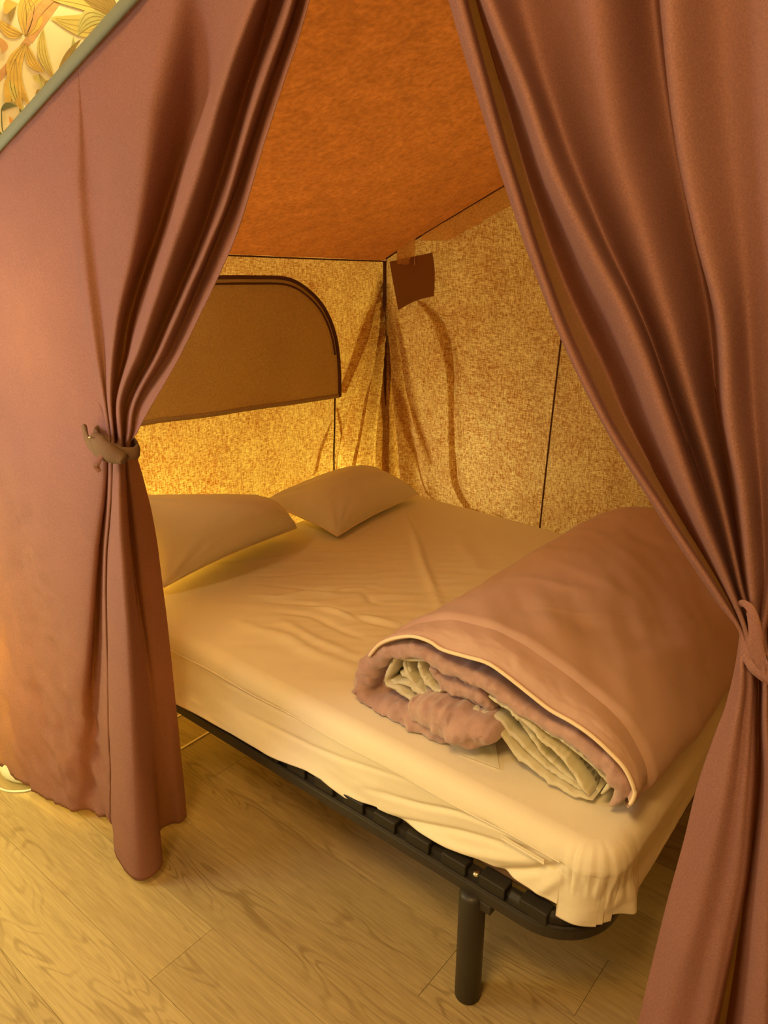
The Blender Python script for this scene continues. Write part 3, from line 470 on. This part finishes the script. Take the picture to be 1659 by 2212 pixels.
# rolled-down window cover with its zip
zp = resample([(1.0, 1.462)] + DATA['flap_zip'], 90); bt = resample([(1.0, 1.06)] + DATA['flap_bottom'], 90)
def flap_x(Y, z): return XH + .034 + .006 * ns(Y * 4, z * 3, 9)
rows = []
for i in range(90):
    Y, zt = zp[i]; zb = float(np.interp(Y, bt[:, 0], bt[:, 1]))
    if zt < zb + .002: zt = zb + .002
    rows.append([(flap_x(Y, zb + (zt - zb) * k / 30), Y, zb + (zt - zb) * k / 30) for k in range(31)])
MB().grid(rows).build('window_cover', M['flap'], tent)
wc = bpy.data.objects['window_cover']
MB().tube([(flap_x(y, z) + .004, y, z) for y, z in zp], .0065, 8).build('zip', M['seam'], wc)
tz = np.gradient(zp, axis=0); tz /= np.linalg.norm(tz, axis=1)[:, None]
MB().tube([(flap_x(y, z) + .006, y, z) for y, z in (zp + np.stack([tz[:, 1], -tz[:, 0]], 1) * .020)[:-10]], .0035, 8).build('zip_tape', M['seam'], wc)
MB().tube([(flap_x(y, z) + .002, y, z) for y, z in bt], .005, 8, sq=(1, 1.6)).build('cover_hem', M['flap'], wc)
# green binding along the sloping front edge
rows = []
for i in range(60):
    X = -2.45 + (XF + 2.45) * i / 59; z = 1.746 + .36 * (X + 1.634)
    rows.append([(X - .003 * math.sin(a), YF - .014 + .006 * math.cos(a), z + .001 + .010 * math.sin(a)) for a in np.linspace(0, 2 * math.pi, 10)[:-1]])
MB().grid(rows, True).build('edge_binding', M['binding'], tent)

# ------------------------------------------------------------------ tied-back curtains
ZT = 1.222
def curtain(name, strs, sub, nu, nl, label, wr):
    ns_ = len(strs); U = []
    for st in strs:
        st = sorted(st, key=lambda p: p[2]); zs = [p[2] for p in st]; keep = [0]
        for i in range(1, len(zs)):
            if zs[i] > zs[keep[-1]] + .004: keep.append(i)
        st = [st[i] for i in keep]; zs = np.array([p[2] for p in st]); xs = [p[0] for p in st]; ys = [p[1] for p in st]
        zt, zb = zs[-1], zs[0]
        ku = np.linspace(0, 1, nu); zu = zt + (ZT - zt) * (1 - (1 - ku)**1.25); kl = np.linspace(0, 1, nl)[1:]; zl = ZT + (zb - ZT) * kl**1.2
        z = np.r_[zu, zl]; U.append(np.stack([pchip(zs, xs, z), pchip(zs, ys, z), z], 1))
    U = np.array(U)   # strings x rows x 3
    rows = []
    c0 = catmull(U[:, 0], sub); dz0 = (1.748 + .36 * (c0[:, 0] + 1.634)) - c0[:, 2]
    for r in range(U.shape[1]):
        c = catmull(U[:, r], sub); row = []; c[:, 2] += dz0 * max(0, 1 - r / (nu - 1))
        for j, p in enumerate(c):
            x, y, z = p; dt = min(1, abs(z - ZT) / .35)
            tp_ = min(1, max(0, (c[:, 2].max() * 0 + (1.746 + .36 * (x + 1.634)) - z) / .16)); y = .797 + (y - .797) * tp_
            n = .0035 * ns(x * 9, z * 2.5, 3) * dt
            if wr and x < -1.60 and z < 1.25:      # creased, hanging side part
                w_ = min(1, (-1.60 - x) / .12) * min(1, (1.25 - z) / .3)
                n += w_ * (.016 * ns(x * 7 + z * 1.5, z * 2.2, 7, 4) + .018 * abs(ns(x * 15 + z * 4, z * 5 - x * 5, 2, 3)))
            row.append((x, y + n, z))
        rows.append(row)
    o = MB().grid(rows).build(name, M['curtain'], label=label, cat='curtain')
    m = o.modifiers.new('cloth_thickness', 'SOLIDIFY'); m.thickness = .0012
    return o
cl = curtain('tied_curtain', DATA['curtain_left'], 12, 90, 110, 'mauve canvas curtain with brown strap, drawn aside before the pillows, its loose part glowing', True)
cr_ = curtain('tied_curtain', DATA['curtain_right'], 12, 90, 110, 'mauve canvas curtain knotted aside beside the rolled duvet at the foot of the bed', False)
# hem stitching of inner edge (left)
e = DATA['curtain_left'][-1]
# left strap: band round the bundle, tongue and knot
def band(cx, cy, cz, rx, ry, h, tilt, mat, parent, name, n=48, lump=.002, seed=1):
    rows = []
    for k in range(n):
        a = 2 * math.pi * k / n; r = []
        for q in np.linspace(0, 2 * math.pi, 11)[:-1]:
            rr = 1 + .0; ox = math.cos(q) * .005; oz = math.sin(q) * h / 2
            x = (rx + ox) * math.cos(a); y = (ry + ox) * math.sin(a)
            l_ = lump * ns(x * 60 + seed, y * 60, oz * 60)
            r.append((cx + x, cy + y + l_, cz + oz + tilt * x + l_))
        rows.append(r)
    rows.append(rows[0])
    return MB().grid(rows, True).build(name, mat, parent)
b = band(-1.345, .800, 1.212, .058, .026, .026, -.22, M['tie'], cl, 'tie_strap', seed=1)
def strip(pts, ws, nrm, th, name, mat, parent, twist=0, lump=.0015):
    P = resample(pts, 24); W = np.interp(np.linspace(0, 1, 24), np.linspace(0, 1, len(ws)), ws); rows = []
    for i in range(24):
        d = P[min(i + 1, 23)] - P[max(i - 1, 0)]; d /= np.linalg.norm(d); n = np.array(nrm, float)
        s = np.cross(d, n); s /= np.linalg.norm(s); n2 = np.cross(s, d); a0 = twist * i / 23
        s, n2 = s * math.cos(a0) + n2 * math.sin(a0), n2 * math.cos(a0) - s * math.sin(a0)
        rows.append([P[i] + s * W[i] * math.cos(a) + n2 * th * math.sin(a) * (1 if abs(math.cos(a)) < .9 else .7) + lump * ns(P[i][0] * 40, a, P[i][2] * 40) for a in np.linspace(0, 2 * math.pi, 13)[:-1]])
    m = MB().grid(rows, True); m.f.append(tuple(range(12))[::-1]); m.f.append(tuple(23 * 12 + k for k in range(12)))
    return m.build(name, mat, parent)
strip([(-1.418, .776, 1.238), (-1.392, .764, 1.218), (-1.352, .756, 1.203), (-1.32, .757, 1.198)], [.006, .010, .012, .012], (0, -1, 0), .004, 'strap_tongue', M['tie'], cl)
strip([(-1.365, .768, 1.226), (-1.340, .760, 1.218), (-1.310, .760, 1.205), (-1.280, .774, 1.195)], [.010, .021, .020, .010], (0, -1, 0), .012, 'strap_knot', M['tie'], cl)
strip([(-1.320, .750, 1.200), (-1.326, .742, 1.188), (-1.338, .744, 1.176), (-1.333, .748, 1.165)], [.006, .007, .007, .003], (0, -1, 0), .0025, 'strap_end', M['curtain'], cl, twist=1.2)
MB().lathe([(0, .002), (.003, .0018), (.004, 0), (.003, -.002), (0, -.002)], (-1.348, .747, 1.232), 10).build('snap_button', M['steel'], cl)
# right tie
band(-.128, .800, 1.190, .030, .026, .016, -.3, M['curtain'], cr_, 'tie_strap', seed=5)
strip([(-.172, .792, 1.240), (-.164, .782, 1.252), (-.154, .774, 1.250), (-.147, .770, 1.234), (-.140, .768, 1.210), (-.126, .768, 1.188)], [.002, .005, .006, .007, .008, .006], (0, -1, 0), .002, 'strap_loop', M['curtain'], cr_)
strip([(-.152, .784, 1.196), (-.140, .774, 1.190), (-.122, .770, 1.184), (-.105, .776, 1.180)], [.005, .009, .010, .008], (0, -1, 0), .007, 'strap_knot', M['curtain'], cr_)

# ------------------------------------------------------------------ bed frame
bed = thing('bed_frame', (-1.2, 1.78, 0), 'low black metal bed frame with slat holders and round legs', 'bed')
RY, ZR = 1.072, .3175
BXL, BXR, BYB = -2.0, -.392, 2.45
def rail_path():
    p = [(BXL, RY), (BXR - .12, RY)]
    for a in np.linspace(-90, 0, 12)[1:]: p.append((BXR - .12 + .12 * math.cos(R(a)), RY + .12 + .12 * math.sin(R(a))))
    p += [(BXR, BYB - .12)]
    for a in np.linspace(0, 90, 12)[1:]: p.append((BXR - .12 + .12 * math.cos(R(a)), BYB - .12 + .12 * math.sin(R(a))))
    p += [(BXL, BYB)]
    return p
P2 = rail_path()
def sweep(path, prof, name, mat, parent, bevel=.002):
    """profile (outward offset, z) along a plan path whose outside is to the right of travel"""
    rows = []
    for i, p in enumerate(path):
        p = np.array(p); d = np.array(path[min(i + 1, len(path) - 1)]) - np.array(path[max(i - 1, 0)]); d /= np.linalg.norm(d)
        n = np.array([d[1], -d[0]])
        rows.append([(p[0] + n[0] * o_, p[1] + n[1] * o_, z) for o_, z in prof])
    m = MB().grid(rows, True); k = len(prof)
    m.f.append(tuple(range(k))[::-1]); m.f.append(tuple((len(rows) - 1) * k + q for q in range(k)))
    return m.build(name, mat, parent, bevel=bevel, smooth=False)
rp = [(-.016, .300), (.010, .300), (.016, .304), (.018, .330), (.012, .335), (-.016, .335)]
sweep(P2, rp, 'side_rail', M['black'], bed)
ed = [(.014, .3345), (.0185, .3335), (.0185, .3365), (.014, .338)]
sweep(P2, ed, 'rail_edge', M['black'], bed, bevel=0)
# raised corner piece
cpath = P2[1:14]
cpath = [(BXR - .16, RY)] + cpath
sweep(cpath, [(-.012, .335), (.013, .335), (.012, .352), (.002, .362), (-.012, .360)], 'corner_guard', M['plastic'], bed, bevel=.003)
# slat holders and slats
x = -.465 - .062; i = 0; step = .0945
xs_ = []
while x > BXL + .02:
    MB().box(x, x + .062, RY - .013, RY + .02, .335, .3655).build('slat_holder', M['plastic'], bed, bevel=.003, smooth=False); xs_.append(x)
    MB().box(x + .063, x + .0935, RY - .004, RY + .018, .335, .352).build('rail_gap', M['black'], bed, smooth=False) if i else None
    x -= step; i += 1
for x in xs_:
    rows = [[(x + .006 + .05 * q, y, .344 + .012 * math.sin(math.pi * (y - RY) / (BYB - RY)) + zz) for (q, zz) in ((0, 0), (1, 0), (1, .008), (0, .008))] for y in np.linspace(RY + .05, BYB - .05, 10)]
    m = MB().grid(rows, True); m.f += [(3, 2, 1, 0), (36, 37, 38, 39)]; m.build('slat', M['slat'], bed, smooth=False)
MB().lathe([(0, 0), (.009, 0), (.009, .002), (.007, .006), (.003, .007), (0, .007)], (-.632, RY - .002, .3515), 16).build('bolt', M['steel'], bed)
def leg(x, y):
    r = .029; b = MB().lathe([(0, 0), (r - .004, 0), (r, .004), (r, .296), (r - .003, .303), (r - .012, .306), (0, .306)], (x, y, 0), 28)
    o = b.build('leg', M['black'], bed)
    MB().box(x + r - .006, x + r + .022, y - .012, y + .02, .278, .302).build('leg_bracket', M['black'], bed, bevel=.003, smooth=False)
leg(-.638, RY - .004); leg(-1.86, RY); leg(-.638, BYB - .03); leg(-1.86, BYB - .03)

# ------------------------------------------------------------------ mattress and fitted sheet
MX0, MX1, MY0, MY1, MZ = -2.025, -.355, 1.078, 2.475, .540
def rrect(x0, x1, y0, y1, r, n):
    pts = []
    for cx, cy, a0 in ((x1 - r, y0 + r, -90), (x1 - r, y1 - r, 0), (x0 + r, y1 - r, 90), (x0 + r, y0 + r, 180)):
        for a in np.linspace(a0, a0 + 90, 90): pts.append((cx + r * math.cos(R(a)), cy + r * math.sin(R(a))))
    pts.append(pts[0]); P = np.array(pts); d = np.r_[0, np.cumsum(np.linalg.norm(np.diff(P, axis=0), axis=1))]
    s = np.linspace(0, d[-1], n + 1)[:-1]
    return np.stack([np.interp(s, d, P[:, k]) for k in range(2)], 1)
mo = rrect(MX0 + .02, MX1 - .03, MY0 + .012, MY1 - .02, .09, 120); mc = mo.mean(0)
rows = []
for ins, z in ((.5, .353), (.04, .353), (.01, .357), (0, .37), (0, .49), (.012, .512), (.05, .520), (.5, .524)):
    rows.append([((p[0] - mc[0]) * (1 - ins) + mc[0], (p[1] - mc[1]) * (1 - ins) + mc[1], z) for p in mo])
m = MB().grid(rows, True); nn = len(mo); m.f.append(tuple(range(nn))[::-1]); m.f.append(tuple(7 * nn + k for k in range(nn)))
m.build('mattress', M['mattress'], label='brown foam mattress peeking out under the cream sheet at the rounded bed corner', cat='mattress')

NP = 1150
def dense_outline():
    P = rrect(MX0, MX1, MY0, MY1, .075, 6000); c_ = np.hypot(P[:, 0] - MX1, P[:, 1] - MY0)
    wgt = 1 + 7 * np.exp(-(c_ / .16)**4); cum = np.r_[0, np.cumsum(wgt)]; cum /= cum[-1]
    idx = np.interp(np.linspace(0, 1, NP + 1)[:-1], cum[:-1], np.arange(6000)); P2_ = np.vstack([P, P[:1]])
    return np.stack([np.interp(idx, np.arange(6001), P2_[:, k]) for k in range(2)], 1)
out = dense_outline(); cen = np.array([(MX0 + MX1) / 2, (MY0 + MY1) / 2])
arc = np.r_[0, np.cumsum(np.linalg.norm(np.diff(out, axis=0), axis=1))]
nrm = np.roll(out, -1, 0) - np.roll(out, 1, 0); nrm /= np.linalg.norm(nrm, axis=1)[:, None]; nrm = np.stack([nrm[:, 1], -nrm[:, 0]], 1)
hf = np.array(sorted(DATA['hem_front']))
hemz = np.where(out[:, 1] < MY0 + .05, np.interp(out[:, 0], hf[:, 0], hf[:, 1]), .378)
hemz = np.clip(hemz, .338, .39)
cd = np.hypot(out[:, 0] - (MX1 - .01), out[:, 1] - (MY0 + .01))      # distance from the near corner
cw = np.exp(-(cd / .09)**2)
# rounded hem at the corner, pointed tip just past it
fx = (out[:, 0] > MX1 - .02) & (out[:, 1] < MY0 + .4)
yy = out[:, 1] - MY0
hemz = np.where((out[:, 0] > MX1 - .1) & (yy < .05), .362, hemz)
front = out[:, 1] < MY0 + .02
bump = np.where(front & (out[:, 0] > -.56), np.clip((out[:, 0] + .56) / .16, 0, 1), 0)
hemz = hemz - .006 * bump
tip = np.exp(-((yy - .095) / .022)**2) * (out[:, 0] > MX1 - .03)
rows = []
S1 = np.linspace(0, 1, 150)
uo = rrect(MX0, MX1, MY0, MY1, .075, NP)
k0 = int(np.argmin(np.hypot(*(uo - out[0]).T))); uo = np.roll(uo, -k0, 0)
top = []
base = out - nrm * .035
allx = []; ally = []
for s in S1:
    P = cen + (base - cen) * (s**.8)
    allx.append(P[:, 0]); ally.append(P[:, 1])
AX = np.array(allx); AY = np.array(ally)
CR = creases([(p, a * 1.15, w_) for p, a, w_ in DATA['sheet_creases']], AX, AY)
for i in range(len(S1)):
    r = []
    e = 1 - S1[i]**12
    for j in range(NP):
        X, Y = AX[i, j], AY[i, j]
        mid = math.exp(-((X + 1.35)**2 / .25 + (Y - 1.6)**2 / .2))
        fz = mid * .0035 * mnoise.noise((X * 6 + Y * 3, Y * 26 - X * 22, 0)) + .003 * ns(X * 5, Y * 5, 3)
        r.append((X, Y, MZ + CR[i, j] * e + fz * e + .001))
    rows.append(r)
# over the edge and down
prof = [(-.024, -.0015), (-.013, -.006), (-.005, -.014), (.000, -.025), (.003, -.036), (.0045, -.046)]
for o_, dz in prof:
    r = []
    for j in range(NP):
        g_ = .0028 * ns(arc[j] * 42, .2, 3, 2) * cw[j] + .0009 * ns(arc[j] * 30, o_ * 90, 2)
        r.append((out[j, 0] + nrm[j, 0] * (o_ + g_), out[j, 1] + nrm[j, 1] * (o_ + g_), MZ + dz))
    rows.append(r)
K = 46
sk = np.zeros((K, NP)); SXa = np.tile(out[:, 0], (K, 1)); SZ = np.zeros((K, NP))
zt = MZ - .046
for k in range(K):
    SZ[k] = zt + (hemz - .012 * tip - zt) * (k + 1) / K
FC = creases(DATA['front_folds'], SXa, SZ)
for k in range(K):
    r = []; t = (k + 1) / K
    for j in range(NP):
        X, Y = out[j]; z = SZ[k, j]
        isf = Y < MY0 + .03
        o_ = .0045 - .010 * math.sin(math.pi * min(1, t * 1.0)) * .5
        if isf: o_ += FC[k, j] * 1.1 + .030 * t**1.2 * min(1, max(0, (-.8 - X) / .4))
        o_ += .004 * ns(X * 5 + Y * 7, z * 16, 5) * t
        if X < -.9 or not isf: o_ += .003 * math.sin((X * 1.2 + Y * 1.4 + z * 6) * 9) * t
        # elastic gathers round the near corner
        gth = cw[j] * (.0058 * ns(arc[j] * 42, t * 1.6, 3, 2) + .0009 * math.sin(arc[j] * 260 + 4 * ns(arc[j] * 10, 0, 0))) * math.sin(math.pi * min(1, t * (1.7 if isf else 1.1) + .15))
        o_ += gth
        c2 = math.exp(-(cd[j] / .07)**2); o_ += -.012 * c2 * t**2
        if tip[j] > .02: o_ += tip[j] * .020 * t**1.5
        if not isf and X > MX1 - .05 and Y > MY0 + .13: o_ += -.004 * t
        r.append((X + nrm[j, 0] * o_, Y + nrm[j, 1] * o_, z))
    rows.append(r)
# turned-under hem
r = []
for j in range(NP):
    p = rows[-1][j]; r.append((p[0] - nrm[j, 0] * .018, p[1] - nrm[j, 1] * .018, p[2] - .001))
rows.append(r)
sheet = MB().grid(rows, True).build('fitted_sheet', M['sheet'], label='cream jersey fitted sheet stretched over the mattress, gathered at its near corner', cat='sheet')
# sewn seam along the edge
seam = [(out[j, 0] + nrm[j, 0] * .0055, out[j, 1] + nrm[j, 1] * .0055, MZ - .046 + .002 * math.sin(out[j, 0] * 20)) for j in range(NP) if (MX0 + .06 < out[j, 0] < MX1 - .10 and out[j, 1] < MY0 + .01)]
MB().tube(seam[::2], .0016, 6).build('edge_seam', M['sheet'], sheet)
# care label stitched to the edge
lx = np.linspace(-.58, -.485, 16)
rows = [[(x_, MY0 - .0115 - .0012 * math.sin(k * 2.1) , MZ - .050 - .0135 * k / 5 - .004 * (x_ + .58) / .1) for k in range(6)] for x_ in lx]
MB().grid(rows).build('sewn_label', M['sheet'], sheet)

# ------------------------------------------------------------------ pillows
def pillow(c00, c10, c11, c01, th, label, seed, welt=True):
    """c00,c10 front edge; c01,c11 rear edge (world corners)"""
    c = [np.array(q, float) for q in (c00, c10, c11, c01)]
    n = np.cross(c[1] - c[0], c[3] - c[0]); n /= np.linalg.norm(n)
    if n[2] < 0: n = -n
    G = 56; root = thing('pillow', tuple((c[0] + c[1] + c[2] + c[3]) / 4 - n * 0.03), label, 'pillow')
    def pt(u, v, side):
        # edges bow inwards between the corners
        bu = .045 * math.sin(math.pi * v); bv = .045 * math.sin(math.pi * u)
        uu = bu + u * (1 - 2 * bu); vv = bv + v * (1 - 2 * bv)
        p = (c[0] * (1 - uu) + c[1] * uu) * (1 - vv) + (c[3] * (1 - uu) + c[2] * uu) * vv
        w_ = (math.sin(math.pi * u) * math.sin(math.pi * v))**.45
        cr = .004 * ns(u * 3 + seed, v * 3, seed) * w_ + .006 * ns(u * 7 + seed, v * 7, seed + 2, 2) * w_ * (1 - w_ * .6)
        # pinches running in from the corners
        for (a, b_) in ((0, 0), (1, 0), (1, 1), (0, 1)):
            du, dv = abs(u - a), abs(v - b_); rr = math.hypot(du, dv)
            cr += .006 * math.exp(-(rr / .3)**2) * math.sin(14 * math.atan2(du, dv) + seed) * min(1, rr * 8)
        return p + n * side * ((th if side > 0 else th * .45) * w_ + cr)
    m = MB()
    rows = [[pt(i / G, j / G, 1) for i in range(G + 1)] for j in range(G + 1)]; m.grid(rows)
    rows = [[pt(i / G, j / G, -1) for i in range(G, -1, -1)] for j in range(G + 1)]; m.grid(rows)
    m.build('pillowcase', M['pillow'], root)
    ed_ = [pt(i / G, 0, 0) for i in range(G)] + [pt(1, i / G, 0) for i in range(G)] + [pt(1 - i / G, 1, 0) for i in range(G)] + [pt(0, 1 - i / G, 0) for i in range(G + 1)]
    MB().tube(ed_, .0032, 6).build('piping', M['welt'], root, label='pale piped edge')
    return root
pillow((-1.865, 1.205, .575), (-1.885, 1.790, .585), (-2.025, 1.74, .675), (-2.03, 1.13, .855), .215, 'sand pillow leaning on the head wall right beside the brown-strapped curtain', 1)
pillow((-1.755, 1.865, .562), (-1.79, 2.400, .570), (-2.02, 2.30, .66), (-2.03, 1.75, .66), .120, 'sand pillow with piped edge resting in the inner corner of the tent', 4)

# ------------------------------------------------------------------ rolled duvet
dv = thing('rolled_duvet', (-.72, 1.8, .545), 'terracotta duvet rolled up at the bed foot, mauve and cream lining showing at its end', 'duvet')
ZB = .5465
DY0, DY1 = 1.235, 2.42
NO = 230
O = resample([p for p in DATA['dv_outer'][3:]], NO); Pp = resample(DATA['dv_pipe'], NO)
O[:, 1] = np.maximum(O[:, 1], ZB); Pp[:, 1] = np.maximum(Pp[:, 1], ZB + .004)
dO = np.gradient(O, axis=0); dO /= np.linalg.norm(dO, axis=1)[:, None]; nO = np.stack([-dO[:, 1], dO[:, 0]], 1)
cx = np.array([-.72, .62])
sg = np.sign(((O - cx) * nO).sum(1)); nO = nO * sg[:, None]
rows = []
NY = 240
Ys = DY1 - (DY1 - DY0) * np.linspace(0, 1, NY)
AXo = np.tile(O[:, 0], (NY, 1)); AYo = np.tile(Ys[:, None], (1, NO))
topm = np.clip(nO[:, 1], 0, 1)
crs = creases([(DATA['dv_crease'], .0035, .004),
    ([(-.95, 1.75), (-.75, 1.62), (-.55, 1.60)], .005, .03), ([(-.9, 2.05), (-.7, 1.95), (-.5, 2.0)], -.005, .03),
    ([(-.75, 1.35), (-.6, 1.42), (-.45, 1.56)], -.005, .03), ([(-.6, 1.8), (-.5, 1.95), (-.45, 2.15)], .005, .03),
    ([(-.85, 1.5), (-.7, 1.52), (-.62, 1.58)], .004, .02), ([(-.5, 1.35), (-.45, 1.5), (-.42, 1.7)], .005, .025)], AXo, AYo)
for i in range(NY):
    Y = Ys[i]; t = (Y - DY0) / (DY1 - DY0); r = []
    back = max(0, (t - .72) / .28); hs = 1 - .55 * back**2.2 - .10 * math.sin(math.pi * min(1, t)) * .5
    nearf = max(0, 1 - (Y - DY0) / .02)
    for j in range(NO):
        q = O[j]; z = ZB + (q[1] - ZB) * hs * (1 - .045 * t); X = q[0] + (.04 + .02) * t * (q[0] > -.6) * 0 + .03 * t
        nn_ = .011 * ns(X * 3.0 + 5, Y * 3.0, z * 3) + .0055 * ns(X * 9 + Y * 7, Y * 5, z * 7, 2)
        nn_ *= min(1, (q[1] - ZB) * 14 + .15); nn_ += crs[i, j] * topm[j]
        nn_ -= .012 * nearf**2
        r.append((X + nO[j, 0] * nn_, Y, max(ZB, z + nO[j, 1] * nn_)))
    rows.append(r)
duvet_cover_rows = rows
MB().grid(rows).build('duvet_cover', M['duvet'], dv)
# end band from the outer ridge to the piping, then tucked in
f0 = rows[-1]; rows2 = [f0]
for k in range(1, 26):
    t = k / 25; r = []
    for j in range(NO):
        a = np.array(f0[j]); b_ = np.array((Pp[j, 0], 1.17, Pp[j, 1]))
        p = a * (1 - t) + b_ * t
        puff = math.sin(math.pi * t)
        n3 = np.array((nO[j, 0] * .5, -.75, nO[j, 1] * .5))
        p = p + n3 * (.018 * puff + .006 * puff * ns(j * .05, t * 2, 1)) + np.array((0, -1, 0)) * .0
        r.append((p[0], p[1], max(ZB, p[2])))
    rows2.append(r)
inn = np.array([-.72, .63])
for k in range(1, 6):
    t = k / 5; r = []
    for j in range(NO):
        v_ = inn - Pp[j]; v_ /= np.linalg.norm(v_) + 1e-6; L_ = .022 * t
        r.append((Pp[j, 0] + v_[0] * L_, 1.17 + .04 * t**1.5, max(ZB, Pp[j, 1] + v_[1] * L_)))
    rows2.append(r)
MB().grid(rows2).build('cover_end', M['duvet'], dv, label='peach band along the roll end')
MB().tube([(p[0], 1.166, p[1]) for p in Pp[::2]], .0042, 8).build('piping', M['welt'], dv, label='pale piping cord')

def ribbon(curve, th, y0, depth, name, mat, seed=0, n=120, lump=.25, lsc=30, zmin=ZB, front=.0, tap=True):
    """thick folded edge: curve in (X,z), rounded front at y0, running back by depth"""
    C = resample(curve, n); T = np.gradient(C, axis=0); T /= np.linalg.norm(T, axis=1)[:, None] + 1e-9; Nn = np.stack([-T[:, 1], T[:, 0]], 1)
    prof = [(1, depth)] + [(1, d_ ) for d_ in (depth * .5, depth * .25, .06, .03)] + [(math.cos(a), 1e-3 - math.sin(a) * 1.0) for a in np.linspace(0, math.pi, 13)] + [(-1, d_) for d_ in (.03, .06, depth * .25, depth * .5, depth)]
    rows = []
    for i in range(n):
        s = i / (n - 1); tp = min(1, math.sqrt(max(0, min(s, 1 - s)) * 14)) if tap else 1
        tt = (th[int(round(s * (len(th) - 1)))] if isinstance(th, list) else th)
        if isinstance(th, list): tt = float(np.interp(s, np.linspace(0, 1, len(th)), th))
        tt *= tp; r = []
        for a, d_ in prof:
            dy = d_ if d_ > .005 else (d_ * tt * 1.1)
            x_ = C[i, 0] + Nn[i, 0] * a * tt; z_ = C[i, 1] + Nn[i, 1] * a * tt
            l_ = lump * tt * ns(x_ * lsc + seed, z_ * lsc, (y0 + dy) * lsc * .5, 3) + lump * .5 * tt * ns(x_ * lsc * 2.7 + seed, z_ * lsc * 2.7, (y0 + dy) * lsc, 2)
            r.append((x_ + Nn[i, 0] * l_ * (1 if a >= 0 else -1), y0 + dy - abs(l_) * 1.2 + front, max(zmin, z_ + Nn[i, 1] * l_)))
        rows.append(r)
    return MB().grid(rows).build(name, mat, dv)
vel = DATA['dv_velvet']
ribbon(vel, [.014, .020, .019, .014, .013, .014, .015, .017, .018, .021, .024, .028, .026, .030, .034, .030, .026], 1.195, .30, 'velvet_layer', M['velvet'], 1, n=300, lump=.40, lsc=17)
ribbon(DATA['dv_lobe'], [.026, .034, .040, .036, .020], 1.178, .16, 'velvet_fold', M['velvet'], 4, n=90, lump=.4, lsc=13)
for i, c in enumerate(DATA['dv_mauve']):
    ribbon(c, [.014, .020, .018, .012][:4], 1.215 + .008 * i, .15, 'velvet_fold', M['velvet'], 10 + i, n=70, lump=.5, lsc=18)
for i, c in enumerate(DATA['dv_sheers']):
    ribbon(c, [.0045, .006, .005, .0045] if i else [.004, .006, .007, .006, .005], 1.192 + .006 * (i % 4), .14, 'sheer_fold', M['sheer'], 30 + i, n=110, lump=.9, lsc=30)
# hollow of the roll closed by the lining
up_ = resample(vel[3:15], 90)[::-1]; lo_ = resample(DATA['dv_sheers'][0][3:], 90)
rows = []
for k in range(30):
    t = k / 29; r = []
    for j in range(90):
        p = up_[j] * (1 - t) + lo_[j] * t
        y = 1.235 + .045 * math.sin(math.pi * t) + .030 * ns(p[0] * 12 + p[1] * 26, p[1] * 34, 3, 3) + .010 * math.sin(p[0] * 40 + p[1] * 95)
        r.append((p[0], y, max(ZB, p[1])))
    rows.append(r)
MB().grid(rows).build('inner_lining', M['sheer'], dv)
lo2 = resample(vel[14:], 60); up2 = resample(DATA['dv_sheers'][0][2:9], 60)
rows = [[((lo2[j] * (1 - k / 20) + up2[j] * k / 20)[0], 1.225 + .02 * ns(j * .12, k * .15, 8), max(ZB, (lo2[j] * (1 - k / 20) + up2[j] * k / 20)[1])) for j in range(60)] for k in range(21)]
MB().grid(rows).build('velvet_back', M['velvet'], dv)
# flat corner of sheer cloth lying on the sheet
fp = [np.array(p) for p in DATA['dv_sheerflap']]
rows = []
for i in range(16):
    s = i / 15; r = []
    for k in range(16):
        q = k / 15
        a = fp[4] * (1 - s) + fp[0] * s; b_ = fp[3] * (1 - s) + fp[2] * s
        mid_ = fp[1] * s * math.sin(math.pi * q) * 0
        p = a * (1 - q) + b_ * q
        r.append((p[0], p[1], .5462 + .010 * (1 - q) * (.4 + s) + .0015 * ns(s * 4, q * 4, 1)))
    rows.append(r)
MB().grid(rows).build('sheer_corner', M['sheer'], dv)

# ------------------------------------------------------------------ lamp foot and cord
lf = thing('floor_lamp', (-2.13, .83, 0), 'pale rounded lamp foot on the floor, half covered by the curtain hem', 'lamp')
MB().lathe([(0, .0), (.075, 0), (.095, .006), (.105, .02), (.104, .045), (.09, .075), (.06, .10), (.03, .12), (.018, .15), (.014, .40), (.014, .43), (0, .43)], (-2.13, .845, 0), 40).build('lamp_base', M['white'], lf)
MB().lathe([(.085, .40), (.115, .47), (.12, .53), (.10, .60), (.07, .635)], (-2.20, .90, 0), 36).build('lamp_shade', M['shade'], lf)
MB().tube([(-2.13, .845, .42), (-2.165, .872, .44), (-2.20, .90, .445)], .008, 8).build('lamp_arm', M['white'], lf)
cpts = [(-2.34, .70), (-2.22, .70), (-2.165, .722), (-2.115, .716), (-2.075, .728), (-2.045, .752), (-2.03, .776), (-2.03, .83), (-2.10, 1.0), (-2.3, 1.2)]
C = resample([(a, b_) for a, b_ in cpts], 60)
MB().tube([(a, b_, .0035) for a, b_ in C], .0032, 8).build('power_cord', M['white'], label='white power cord curling on the floor from under the curtain hem', cat='cord')
# pale strips lying under the head of the bed
for (y0_, y1_, x_, nm) in ((1.296, 1.330, -1.994, 'short'), (1.205, 1.330, -1.840, 'long')):
    MB().box(x_ - .004, x_ + .004, y0_ - .02, y1_ + .02, .0005, .003).build('floor_strip', M['welt'], smooth=False,
        label=('short' if nm == 'short' else 'longer, fainter') + ' pale strip on the dark floor under the head of the bed', cat='strip')
